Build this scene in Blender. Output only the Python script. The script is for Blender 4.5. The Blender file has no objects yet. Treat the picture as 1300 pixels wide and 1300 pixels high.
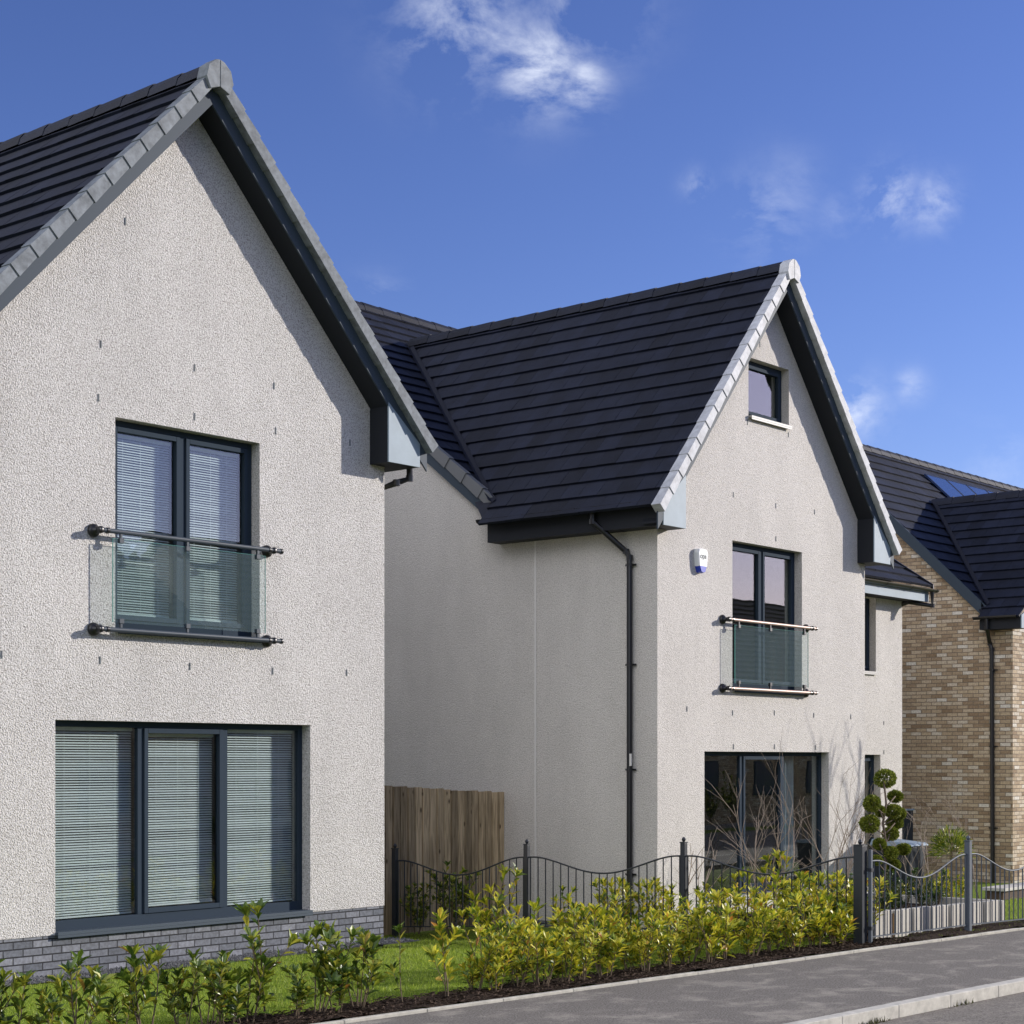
import bpy, math, random
from mathutils import Vector, Matrix, noise as mnoise
R = math.radians
random.seed(7)
sc = bpy.context.scene
COL = sc.collection

# ------------------------------------------------------------------ camera, sky, sun, exposure
cam_d = bpy.data.cameras.new("camera"); cam = bpy.data.objects.new("camera", cam_d); COL.objects.link(cam)
cam.location = (0, 0, 2.13)
AZ = R(39.84)
cam.rotation_euler = (R(90), 0, AZ - R(90))
cam_d.sensor_width = 36; cam_d.lens = 2266.4 / 1300 * 36
cam_d.shift_y = 315.1 / 1300
cam_d.clip_start = 0.1; cam_d.clip_end = 2000
sc.camera = cam
SUN = Vector((.55, -.357, .195)).normalized()        # towards the sun
EL = math.asin(SUN.z); ROT = math.atan2(SUN.x, SUN.y)

world = bpy.data.worlds.new("World"); sc.world = world; world.use_nodes = True
wn, wl = world.node_tree.nodes, world.node_tree.links
wn.clear()
wout = wn.new('ShaderNodeOutputWorld'); bg = wn.new('ShaderNodeBackground'); sky = wn.new('ShaderNodeTexSky')
sky.sky_type = 'NISHITA'; sky.sun_disc = False; sky.sun_elevation = EL; sky.sun_rotation = ROT
sky.air_density = 1.0; sky.dust_density = 0.3; sky.ozone_density = 3.0; sky.altitude = 0
bg.inputs[1].default_value = 0.15
wl.new(bg.outputs[0], wout.inputs[0])
def pdir(px, py):
    s = (px - 650) / 2266.4; v = (965.1 - py) / 2266.4
    F = Vector((math.cos(AZ), math.sin(AZ), 0)); Rt = Vector((math.sin(AZ), -math.cos(AZ), 0))
    return (F + Rt * s + Vector((0, 0, v))).normalized()
def clouds():
    tc = wn.new('ShaderNodeTexCoord')
    n1 = wn.new('ShaderNodeTexNoise'); n1.inputs['Scale'].default_value = 17; n1.inputs['Detail'].default_value = 12; n1.inputs['Roughness'].default_value = .62
    n1.inputs['Distortion'].default_value = .25
    mp = wn.new('ShaderNodeMapping'); mp.inputs['Scale'].default_value = (1, 1, 1.5)
    wl.new(tc.outputs['Generated'], mp.inputs[0]); wl.new(mp.outputs[0], n1.inputs['Vector'])
    # each bank of cloud: direction, angular radius, strength
    banks = [((592, 20), 78, .8), ((685, 85), 52, 1.15), ((735, 108), 34, .95), ((740, 5), 70, .62), ((635, 55), 50, .7), ((535, 45), 36, .6), ((1130, 252), 34, .9), ((1185, 258), 30, .75),
             ((975, 268), 50, .42), ((885, 236), 18, .6), ((1085, 520), 36, .95), ((1062, 275), 30, .25), ((480, 392), 34, .45), ((1155, 490), 20, .5), ((1000, 240), 40, .3), ((1270, 600), 60, .25)]
    acc = None
    def mth(op, a, b=None):
        m = wn.new('ShaderNodeMath'); m.operation = op
        for i, q in enumerate((a, b)):
            if q is None: continue
            if isinstance(q, (int, float)): m.inputs[i].default_value = q
            else: wl.new(q, m.inputs[i])
        return m.outputs[0]
    for (p, r, k) in banks:
        d = pdir(*p); dd = wn.new('ShaderNodeVectorMath'); dd.operation = 'DISTANCE'
        wl.new(tc.outputs['Generated'], dd.inputs[0]); dd.inputs[1].default_value = d
        q = mth('DIVIDE', dd.outputs['Value'], r / 2266.4)
        q = mth('MULTIPLY', q, q); q = mth('MULTIPLY', q, -1.1); q = mth('EXPONENT', q); q = mth('MULTIPLY', q, k)
        acc = q if acc is None else mth('MAXIMUM', acc, q)
    mr = wn.new('ShaderNodeMapRange'); mr.inputs['From Min'].default_value = .43; mr.inputs['From Max'].default_value = .68
    wl.new(n1.outputs['Fac'], mr.inputs['Value'])
    m = mth('MULTIPLY', acc, mr.outputs[0]); m = mth('ADD', m, mth('MULTIPLY', mth('MULTIPLY', acc, m), .25)); m = mth('MINIMUM', m, .9); m = mth('MULTIPLY', m, .72)
    mix = wn.new('ShaderNodeMixRGB'); mix.inputs[2].default_value = (5.2, 5.5, 6.2, 1)
    tint = wn.new('ShaderNodeMixRGB'); tint.blend_type = 'MULTIPLY'; tint.inputs[0].default_value = 1; tint.inputs[2].default_value = (.46, .405, .565, 1)
    gm = wn.new('ShaderNodeGamma'); gm.inputs[1].default_value = 1.25
    wl.new(sky.outputs[0], gm.inputs[0]); wl.new(gm.outputs[0], tint.inputs[1]); wl.new(tint.outputs[0], mix.inputs[1]); wl.new(m, mix.inputs[0])
    # unseen bright cloud added behind and left of the viewpoint to fill the shade
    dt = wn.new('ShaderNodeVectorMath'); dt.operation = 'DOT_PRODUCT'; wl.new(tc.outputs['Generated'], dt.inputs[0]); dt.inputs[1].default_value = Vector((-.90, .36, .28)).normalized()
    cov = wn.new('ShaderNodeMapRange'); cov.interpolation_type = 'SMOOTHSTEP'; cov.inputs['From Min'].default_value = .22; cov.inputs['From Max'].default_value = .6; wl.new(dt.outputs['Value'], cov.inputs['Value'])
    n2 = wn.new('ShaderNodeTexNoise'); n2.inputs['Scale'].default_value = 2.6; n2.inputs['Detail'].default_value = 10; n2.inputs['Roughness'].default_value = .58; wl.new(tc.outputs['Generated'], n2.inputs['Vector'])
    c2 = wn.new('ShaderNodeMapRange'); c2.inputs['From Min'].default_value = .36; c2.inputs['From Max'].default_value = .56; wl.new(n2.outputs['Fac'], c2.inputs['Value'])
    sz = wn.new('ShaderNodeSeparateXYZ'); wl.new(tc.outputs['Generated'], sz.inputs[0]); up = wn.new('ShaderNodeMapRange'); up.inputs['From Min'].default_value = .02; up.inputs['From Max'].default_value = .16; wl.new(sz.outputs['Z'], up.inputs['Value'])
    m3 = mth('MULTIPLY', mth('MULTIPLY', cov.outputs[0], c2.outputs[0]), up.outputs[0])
    mix2 = wn.new('ShaderNodeMixRGB'); mix2.inputs[2].default_value = (FILL_CLOUD * .97, FILL_CLOUD * .975, FILL_CLOUD * 1.05, 1); wl.new(mix.outputs[0], mix2.inputs[1]); wl.new(m3, mix2.inputs[0]); wl.new(mix2.outputs[0], bg.inputs[0])
FILL_CLOUD = 12.5
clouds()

sd = bpy.data.lights.new("sun", 'SUN'); sun = bpy.data.objects.new("sun", sd); COL.objects.link(sun)
sd.energy = 4.3; sd.angle = R(.5); sd.color = (1, .94, .86)
sun.rotation_euler = SUN.to_track_quat('Z', 'Y').to_euler(); sun.location = (30, -20, 30)
vs = sc.view_settings; vs.view_transform = 'Standard'; vs.look = 'None'; vs.exposure = 0.38; vs.gamma = 1
sc.cycles.max_bounces = 10; sc.cycles.diffuse_bounces = 4; sc.cycles.transparent_max_bounces = 24; sc.cycles.caustics_reflective = False

# ------------------------------------------------------------------ materials
def mat(name):
    m = bpy.data.materials.new(name); m.use_nodes = True
    return m, m.node_tree.nodes, m.node_tree.links, m.node_tree.nodes['Principled BSDF']
def plain(name, c, rough=.5, spec=.5, metal=0, var=0, vs_=6, bump=0, bs=60):
    m, n, l, b = mat(name)
    b.inputs['Base Color'].default_value = (*c, 1); b.inputs['Roughness'].default_value = rough
    b.inputs['Specular IOR Level'].default_value = spec; b.inputs['Metallic'].default_value = metal
    tc = n.new('ShaderNodeTexCoord')
    if var:
        t = n.new('ShaderNodeTexNoise'); t.inputs['Scale'].default_value = vs_; t.inputs['Detail'].default_value = 6; t.inputs['Roughness'].default_value = .65
        l.new(tc.outputs['Object'], t.inputs['Vector'])
        cr = n.new('ShaderNodeValToRGB'); e = cr.color_ramp.elements
        e[0].position = .3; e[1].position = .7
        e[0].color = (*[max(0, x * (1 - var)) for x in c], 1); e[1].color = (*[x * (1 + var) for x in c], 1)
        l.new(t.outputs['Fac'], cr.inputs[0]); l.new(cr.outputs[0], b.inputs['Base Color'])
    if bump:
        t2 = n.new('ShaderNodeTexNoise'); t2.inputs['Scale'].default_value = bs; t2.inputs['Detail'].default_value = 4
        l.new(tc.outputs['Object'], t2.inputs['Vector'])
        bp = n.new('ShaderNodeBump'); bp.inputs['Strength'].default_value = 1; bp.inputs['Distance'].default_value = bump
        l.new(t2.outputs['Fac'], bp.inputs['Height']); l.new(bp.outputs[0], b.inputs['Normal'])
    return m
def harling(name, c, dist=.013, chip=(.50, .48, .46)):
    m, n, l, b = mat(name)
    b.inputs['Roughness'].default_value = .95; b.inputs['Specular IOR Level'].default_value = .15
    g = n.new('ShaderNodeNewGeometry')
    v = n.new('ShaderNodeTexVoronoi'); v.inputs['Scale'].default_value = 62; v.feature = 'SMOOTH_F1'; v.inputs['Smoothness'].default_value = .6; v.inputs['Randomness'].default_value = 1
    t = n.new('ShaderNodeTexNoise'); t.inputs['Scale'].default_value = 66; t.inputs['Detail'].default_value = 4; t.inputs['Roughness'].default_value = .6
    big = n.new('ShaderNodeTexNoise'); big.inputs['Scale'].default_value = .9; big.inputs['Detail'].default_value = 6; big.inputs['Roughness'].default_value = .7
    for q in (v, t, big): l.new(g.outputs['Position'], q.inputs['Vector'])
    mx = n.new('ShaderNodeMath'); mx.operation = 'SUBTRACT'; l.new(t.outputs['Fac'], mx.inputs[0])
    mu = n.new('ShaderNodeMath'); mu.operation = 'MULTIPLY'; mu.inputs[1].default_value = .7; l.new(v.outputs['Distance'], mu.inputs[0]); l.new(mu.outputs[0], mx.inputs[1])
    bp = n.new('ShaderNodeBump'); bp.inputs['Distance'].default_value = dist; bp.inputs['Strength'].default_value = 1
    l.new(mx.outputs[0], bp.inputs['Height']); l.new(bp.outputs[0], b.inputs['Normal'])
    cr = n.new('ShaderNodeValToRGB'); e = cr.color_ramp.elements; e[0].position = .38; e[1].position = .62
    e[0].color = (*[x * .94 for x in c], 1); e[1].color = (*[min(.9, x * 1.05) for x in c], 1)
    mp = n.new('ShaderNodeMapping'); mp.inputs['Scale'].default_value = (2.2, 2.2, .5); l.new(g.outputs['Position'], mp.inputs[0])
    stk = n.new('ShaderNodeTexNoise'); stk.inputs['Scale'].default_value = 1.0; stk.inputs['Detail'].default_value = 6; stk.inputs['Roughness'].default_value = .6; l.new(mp.outputs[0], stk.inputs['Vector'])
    av = n.new('ShaderNodeMath'); av.operation = 'ADD'; l.new(big.outputs['Fac'], av.inputs[0]); l.new(stk.outputs['Fac'], av.inputs[1]); hv = n.new('ShaderNodeMath'); hv.operation = 'MULTIPLY'; hv.inputs[1].default_value = .5; l.new(av.outputs[0], hv.inputs[0]); l.new(hv.outputs[0], cr.inputs[0])
    # stone chips of slightly different tone
    cr2 = n.new('ShaderNodeValToRGB'); f = cr2.color_ramp.elements; f[0].position = .36; f[1].position = .54; f[0].color = (*chip, 1); f[1].color = (1, 1, 1, 1)
    l.new(t.outputs['Fac'], cr2.inputs[0])
    mm = n.new('ShaderNodeMixRGB'); mm.blend_type = 'MULTIPLY'; mm.inputs[0].default_value = 1
    l.new(cr.outputs[0], mm.inputs[1]); l.new(cr2.outputs[0], mm.inputs[2]); l.new(mm.outputs[0], b.inputs['Base Color'])
    return m
def brick(name, stops, mortar, bw=.225, bh=.075, mort=.011, bump=.006, rough=.85):
    m, n, l, b = mat(name)
    b.inputs['Roughness'].default_value = rough; b.inputs['Specular IOR Level'].default_value = .25
    g = n.new('ShaderNodeNewGeometry'); sx = n.new('ShaderNodeSeparateXYZ'); l.new(g.outputs['Position'], sx.inputs[0])
    sn = n.new('ShaderNodeSeparateXYZ'); l.new(g.outputs['True Normal'], sn.inputs[0])
    def M(op, a, b2=None, c=None):
        q = n.new('ShaderNodeMath'); q.operation = op
        for i, x in enumerate((a, b2, c)):
            if x is None: continue
            if isinstance(x, (int, float)): q.inputs[i].default_value = x
            else: l.new(x, q.inputs[i])
        return q.outputs[0]
    ax = M('GREATER_THAN', M('ABSOLUTE', sn.outputs['X']), .5)
    u = M('ADD', M('MULTIPLY', sx.outputs['Y'], ax), M('MULTIPLY', sx.outputs['X'], M('SUBTRACT', 1, ax)))
    rowf = M('DIVIDE', sx.outputs['Z'], bh); row = M('FLOOR', rowf)
    uf = M('ADD', M('DIVIDE', u, bw), M('MULTIPLY', M('MODULO', M('ABSOLUTE', row), 2), .5)); ui = M('FLOOR', uf)
    fu = M('FRACT', uf); fr = M('FRACT', rowf)
    du = M('MULTIPLY', M('MINIMUM', fu, M('SUBTRACT', 1, fu)), bw); dr = M('MULTIPLY', M('MINIMUM', fr, M('SUBTRACT', 1, fr)), bh)
    d = M('MINIMUM', du, dr)
    mask = n.new('ShaderNodeMapRange'); mask.interpolation_type = 'SMOOTHSTEP'; mask.inputs['From Min'].default_value = mort * .35; mask.inputs['From Max'].default_value = mort * .75
    l.new(d, mask.inputs['Value'])
    cx = n.new('ShaderNodeCombineXYZ'); l.new(ui, cx.inputs[0]); l.new(row, cx.inputs[1]); l.new(ax, cx.inputs[2])
    wnz = n.new('ShaderNodeTexWhiteNoise'); l.new(cx.outputs[0], wnz.inputs['Vector'])
    cr = n.new('ShaderNodeValToRGB'); cr.color_ramp.interpolation = 'LINEAR'; el = cr.color_ramp.elements
    while len(el) < len(stops): el.new(.5)
    for i, (p, c) in enumerate(stops): el[i].position = p; el[i].color = (*c, 1)
    l.new(wnz.outputs['Value'], cr.inputs[0])
    t = n.new('ShaderNodeTexNoise'); t.inputs['Scale'].default_value = 30; t.inputs['Detail'].default_value = 5; l.new(g.outputs['Position'], t.inputs['Vector'])
    cr2 = n.new('ShaderNodeValToRGB'); e2 = cr2.color_ramp.elements; e2[0].position = .3; e2[0].color = (.72, .7, .68, 1); e2[1].position = .68; e2[1].color = (1.1, 1.1, 1.1, 1); l.new(t.outputs['Fac'], cr2.inputs[0])
    mm = n.new('ShaderNodeMixRGB'); mm.blend_type = 'MULTIPLY'; mm.inputs[0].default_value = 1; l.new(cr.outputs[0], mm.inputs[1]); l.new(cr2.outputs[0], mm.inputs[2])
    mx = n.new('ShaderNodeMixRGB'); mx.inputs[1].default_value = (*mortar, 1); l.new(mask.outputs[0], mx.inputs[0]); l.new(mm.outputs[0], mx.inputs[2])
    l.new(mx.outputs[0], b.inputs['Base Color'])
    h = M('ADD', mask.outputs[0], M('MULTIPLY', t.outputs['Fac'], .35)); h = M('ADD', h, M('MULTIPLY', wnz.outputs['Value'], .25))
    bp = n.new('ShaderNodeBump'); bp.inputs['Distance'].default_value = bump; bp.inputs['Strength'].default_value = 1
    l.new(h, bp.inputs['Height']); l.new(bp.outputs[0], b.inputs['Normal'])
    return m
def glass(name, tint, ior, rough=0.0, wob=.0006):
    m = bpy.data.materials.new(name); m.use_nodes = True; n, l = m.node_tree.nodes, m.node_tree.links; n.clear()
    o = n.new('ShaderNodeOutputMaterial'); mx = n.new('ShaderNodeMixShader'); tr = n.new('ShaderNodeBsdfTransparent'); gl = n.new('ShaderNodeBsdfGlossy'); fr = n.new('ShaderNodeFresnel')
    tr.inputs[0].default_value = (*tint, 1); gl.inputs['Roughness'].default_value = rough; gq = n.new('ShaderNodeNewGeometry'); mi = n.new('ShaderNodeMapRange'); mi.inputs['To Min'].default_value = ior; mi.inputs['To Max'].default_value = 1 / ior; l.new(gq.outputs['Backfacing'], mi.inputs['Value']); l.new(mi.outputs[0], fr.inputs['IOR'])
    t = n.new('ShaderNodeTexNoise'); t.inputs['Scale'].default_value = 1.6; t.inputs['Detail'].default_value = 1; tc = n.new('ShaderNodeNewGeometry'); l.new(tc.outputs['Position'], t.inputs['Vector'])
    bp = n.new('ShaderNodeBump'); bp.inputs['Distance'].default_value = wob; bp.inputs['Strength'].default_value = 1; l.new(t.outputs['Fac'], bp.inputs['Height']); l.new(bp.outputs[0], gl.inputs['Normal'])
    l.new(fr.outputs[0], mx.inputs[0]); l.new(tr.outputs[0], mx.inputs[1]); l.new(gl.outputs[0], mx.inputs[2]); l.new(mx.outputs[0], o.inputs[0])
    return m
def wood(name):
    m, n, l, b = mat(name); b.inputs['Roughness'].default_value = .85; b.inputs['Specular IOR Level'].default_value = .2
    g = n.new('ShaderNodeNewGeometry'); mp = n.new('ShaderNodeMapping'); mp.inputs['Scale'].default_value = (22, 22, 1.4); l.new(g.outputs['Position'], mp.inputs[0])
    t = n.new('ShaderNodeTexNoise'); t.inputs['Scale'].default_value = 1.6; t.inputs['Detail'].default_value = 6; t.inputs['Distortion'].default_value = .7; l.new(mp.outputs[0], t.inputs['Vector'])
    cr = n.new('ShaderNodeValToRGB'); e = cr.color_ramp.elements; e[0].position = .32; e[0].color = (.26, .19, .11, 1); e[1].position = .65; e[1].color = (.58, .44, .275, 1); l.new(t.outputs['Fac'], cr.inputs[0])
    rnd = n.new('ShaderNodeMapRange'); rnd.inputs['To Min'].default_value = .55; rnd.inputs['To Max'].default_value = 1.2; l.new(g.outputs['Random Per Island'], rnd.inputs['Value'])
    mm = n.new('ShaderNodeMixRGB'); mm.blend_type = 'MULTIPLY'; mm.inputs[0].default_value = 1; l.new(cr.outputs[0], mm.inputs[1]); l.new(rnd.outputs[0], mm.inputs[2])
    kn = n.new('ShaderNodeTexVoronoi'); kn.inputs['Scale'].default_value = 1; mp2 = n.new('ShaderNodeMapping'); mp2.inputs['Scale'].default_value = (7, 7, 3.2); l.new(g.outputs['Position'], mp2.inputs[0]); l.new(mp2.outputs[0], kn.inputs['Vector'])
    ks = n.new('ShaderNodeMapRange'); ks.inputs['From Min'].default_value = .06; ks.inputs['From Max'].default_value = .16; l.new(kn.outputs['Distance'], ks.inputs['Value'])
    m2 = n.new('ShaderNodeMixRGB'); m2.inputs[1].default_value = (.07, .04, .02, 1); l.new(ks.outputs[0], m2.inputs[0]); l.new(mm.outputs[0], m2.inputs[2]); l.new(m2.outputs[0], b.inputs['Base Color'])
    return m
def leafmat(name, stops, trans=.35, rough=.35, spec=.5):
    m, n, l, b = mat(name)
    g = n.new('ShaderNodeNewGeometry'); cr = n.new('ShaderNodeValToRGB'); el = cr.color_ramp.elements
    while len(el) < len(stops): el.new(.5)
    for i, (p, c) in enumerate(stops): el[i].position = p; el[i].color = (*c, 1)
    l.new(g.outputs['Random Per Island'], cr.inputs[0]); l.new(cr.outputs[0], b.inputs['Base Color'])
    b.inputs['Roughness'].default_value = rough; b.inputs['Specular IOR Level'].default_value = spec
    tr = n.new('ShaderNodeBsdfTranslucent'); l.new(cr.outputs[0], tr.inputs[0]); mx = n.new('ShaderNodeMixShader'); mx.inputs[0].default_value = trans
    l.new(b.outputs[0], mx.inputs[1]); l.new(tr.outputs[0], mx.inputs[2]); l.new(mx.outputs[0], n['Material Output'].inputs[0])
    return m
def asphalt(name, base, patch, amt):
    m, n, l, b = mat(name); b.inputs['Roughness'].default_value = .9; b.inputs['Specular IOR Level'].default_value = .3
    g = n.new('ShaderNodeNewGeometry')
    t = n.new('ShaderNodeTexNoise'); t.inputs['Scale'].default_value = 52; t.inputs['Detail'].default_value = 5; t.inputs['Roughness'].default_value = .75; l.new(g.outputs['Position'], t.inputs['Vector'])
    mp = n.new('ShaderNodeMapping'); mp.inputs['Scale'].default_value = (1.0, 1.25, 1); l.new(g.outputs['Position'], mp.inputs[0])
    p = n.new('ShaderNodeTexNoise'); p.inputs['Scale'].default_value = 1.9; p.inputs['Detail'].default_value = 12; p.inputs['Roughness'].default_value = .68; p.inputs['Distortion'].default_value = .4; l.new(mp.outputs[0], p.inputs['Vector'])
    cr = n.new('ShaderNodeValToRGB'); e = cr.color_ramp.elements; e[0].position = .35; e[0].color = (*[x * .42 for x in base], 1); e[1].position = .62; e[1].color = (*[x * 1.65 for x in base], 1); l.new(t.outputs['Fac'], cr.inputs[0])
    pr = n.new('ShaderNodeMapRange'); pr.inputs['From Min'].default_value = .50; pr.inputs['From Max'].default_value = .66; pr.inputs['To Max'].default_value = amt; l.new(p.outputs['Fac'], pr.inputs['Value'])
    mx = n.new('ShaderNodeMixRGB'); mx.inputs[2].default_value = (*patch, 1); l.new(pr.outputs[0], mx.inputs[0]); l.new(cr.outputs[0], mx.inputs[1]); l.new(mx.outputs[0], b.inputs['Base Color'])
    bp = n.new('ShaderNodeBump'); bp.inputs['Distance'].default_value = .012; bp.inputs['Strength'].default_value = 1; l.new(t.outputs['Fac'], bp.inputs['Height']); l.new(bp.outputs[0], b.inputs['Normal'])
    return m

HARL = harling('roughcast_render', (.63, .61, .585))
HARL2 = harling('roughcast_render_pale', (.63, .60, .56), .009, (.66, .65, .64))
BRICKG = brick('grey_brick', [(0, (.12, .13, .15)), (.5, (.17, .18, .205)), (1, (.24, .25, .28))], (.035, .036, .04), bump=.009)
BRICKB = brick('buff_brick', [(0, (.27, .19, .12)), (.3, (.40, .305, .205)), (.6, (.50, .395, .27)), (.84, (.54, .45, .34)), (.95, (.61, .54, .44)), (1, (.68, .64, .57))], (.19, .155, .12))
def tilemat(name, c):
    m = plain(name, c, .65, .2, var=.3, vs_=3, bump=.003, bs=45); n, l = m.node_tree.nodes, m.node_tree.links; b = n['Principled BSDF']
    g = n.new('ShaderNodeNewGeometry'); mr = n.new('ShaderNodeMapRange'); mr.inputs['To Min'].default_value = .68; mr.inputs['To Max'].default_value = 1.35; l.new(g.outputs['Random Per Island'], mr.inputs['Value'])
    src = b.inputs['Base Color'].links[0].from_socket; mm = n.new('ShaderNodeMixRGB'); mm.blend_type = 'MULTIPLY'; mm.inputs[0].default_value = 1; l.new(src, mm.inputs[1]); l.new(mr.outputs[0], mm.inputs[2]); l.new(mm.outputs[0], b.inputs['Base Color']); return m
TILE = tilemat('roof_tile', (.0085, .0110, .0215))
VALLEY = plain('valley_lining', (.016, .018, .028), .7, .1)
VERGE1 = plain('verge_cap_grey', (.155, .172, .188), .65, .2, var=.4, vs_=9)
VERGE2 = plain('verge_cap_pale', (.42, .43, .45), .6, .2, var=.25, vs_=9)
BARGE = plain('barge_board', (.038, .054, .074), .6, .2)
BOXEND = plain('box_end_board', (.21, .27, .32), .5, .2, var=.1, vs_=3)
SOFFIT = plain('soffit_board', (.016, .018, .023), .6, .2)
GUTTER = plain('black_gutter', (.012, .012, .014), .3, .5)
FRAME = plain('window_frame_anthracite', (.034, .048, .066), .75, .05)
SILL = plain('sill_grey', (.05, .068, .088), .6, .2)
SILLW = plain('sill_pale', (.36, .35, .33), .5, .4)
GLASS = glass('window_glass', (.88, .92, .92), 1.75)
JGLASS = glass('balcony_glass', (.96, .99, .985), 1.6, wob=.0002)
_n, _l = JGLASS.node_tree.nodes, JGLASS.node_tree.links; _o = [q for q in _n if q.type == 'OUTPUT_MATERIAL'][0]; _src = _o.inputs[0].links[0].from_socket
_d = _n.new('ShaderNodeBsdfDiffuse'); _d.inputs[0].default_value = (.55, .78, .82, 1); _m = _n.new('ShaderNodeMixShader'); _m.inputs[0].default_value = .035; _l.new(_src, _m.inputs[1]); _l.new(_d.outputs[0], _m.inputs[2]); _l.new(_m.outputs[0], _o.inputs[0])  # faint teal diffuse mixed in to imitate pale light in the balcony glass
JEDGE = plain('glass_edge', (.10, .34, .29), .2, .6)
BLIND = plain('blind_slats', (.80, .82, .80), .5, .4)
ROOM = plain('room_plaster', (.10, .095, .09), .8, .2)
CURTAIN = plain('curtain_cloth', (.34, .38, .43), .8, .2)
STEEL = plain('rail_dark_metal', (.04, .052, .068), .5, .25)
COPPER = plain('rail_warm_metal', (.30, .22, .19), .5, .3, metal=.4)
BLACK = plain('black_plastic', (.012, .012, .014), .35, .5)
IRON = plain('painted_iron', (.02, .024, .032), .35, .5)
IRONG = plain('painted_iron_grey', (.085, .10, .12), .55, .2)
WOOD = wood('fence_boards')
CONC = plain('concrete_kerb', (.47, .45, .40), .85, .2, var=.22, vs_=9, bump=.002, bs=120)
EDGE = plain('concrete_edging', (.44, .42, .36), .85, .2, var=.2, vs_=9, bump=.002, bs=120)
PAVE = asphalt('pavement_asphalt', (.142, .130, .115), (.36, .33, .28), .65)
ROADM = asphalt('road_asphalt', (.16, .145, .125), (.34, .31, .26), .5)
SOIL = plain('bark_mulch', (.035, .024, .017), .95, .1, var=.7, vs_=40, bump=.03, bs=28)
GRASSB = plain('lawn_green', (.16, .22, .03), .9, .1, var=.45, vs_=18, bump=.02, bs=60)
GRAVEL = plain('gravel', (.12, .12, .12), .9, .2, var=.8, vs_=45, bump=.02, bs=45)
BARK = plain('bark', (.13, .10, .075), .85, .2, var=.3, vs_=20)
TWIG = plain('twig', (.33, .265, .21), .75, .2, var=.25, vs_=20)
STEMM = plain('shrub_stem', (.16, .12, .08), .8, .2, var=.3, vs_=20)
LEAFG = leafmat('laurel_leaf', [(0, (.04, .08, .012)), (.35, (.10, .165, .02)), (.65, (.26, .31, .03)), (.97, (.42, .40, .05)), (1, (.34, .09, .03))], .3, .36, .5)
LEAFY = leafmat('golden_leaf', [(0, (.06, .11, .012)), (.25, (.17, .25, .02)), (.55, (.50, .49, .03)), (.94, (.74, .64, .07)), (1, (.50, .17, .04))], .28, .4, .5)
LEAFD = leafmat('dark_leaf', [(0, (.03, .06, .012)), (1, (.08, .14, .025))], .2)
TOPI = leafmat('clipped_leaf', [(0, (.06, .09, .010)), (.55, (.16, .20, .018)), (1, (.34, .35, .05))], .2, .5, .3)
WHITEB = plain('alarm_white', (.80, .82, .84), .35, .5)
BLUEB = plain('alarm_blue', (.02, .05, .42), .25, .6)
INK = plain('ink', (.10, .12, .13), .5, .3)
PANEL = plain('solar_cell', (.018, .035, .10), .12, .8)
STONE = plain('planter_stone', (.46, .435, .38), .7, .3, var=.12, vs_=4)
RUST = plain('rust_stain', (.26, .15, .06), .8, .2, var=.3, vs_=10)
BIN = plain('bin_grey', (.028, .034, .042), .6, .15)
BINLID = plain('bin_lid_pale', (.26, .33, .40), .6, .2)
PINK = plain('roof_tile_brown', (.17, .15, .135), .75, .3, var=.3, vs_=4)
PALE = plain('joint_bead', (.66, .64, .61), .6, .3)
PAVER = plain('slab_pale', (.5, .48, .44), .8, .3, var=.1)

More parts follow.
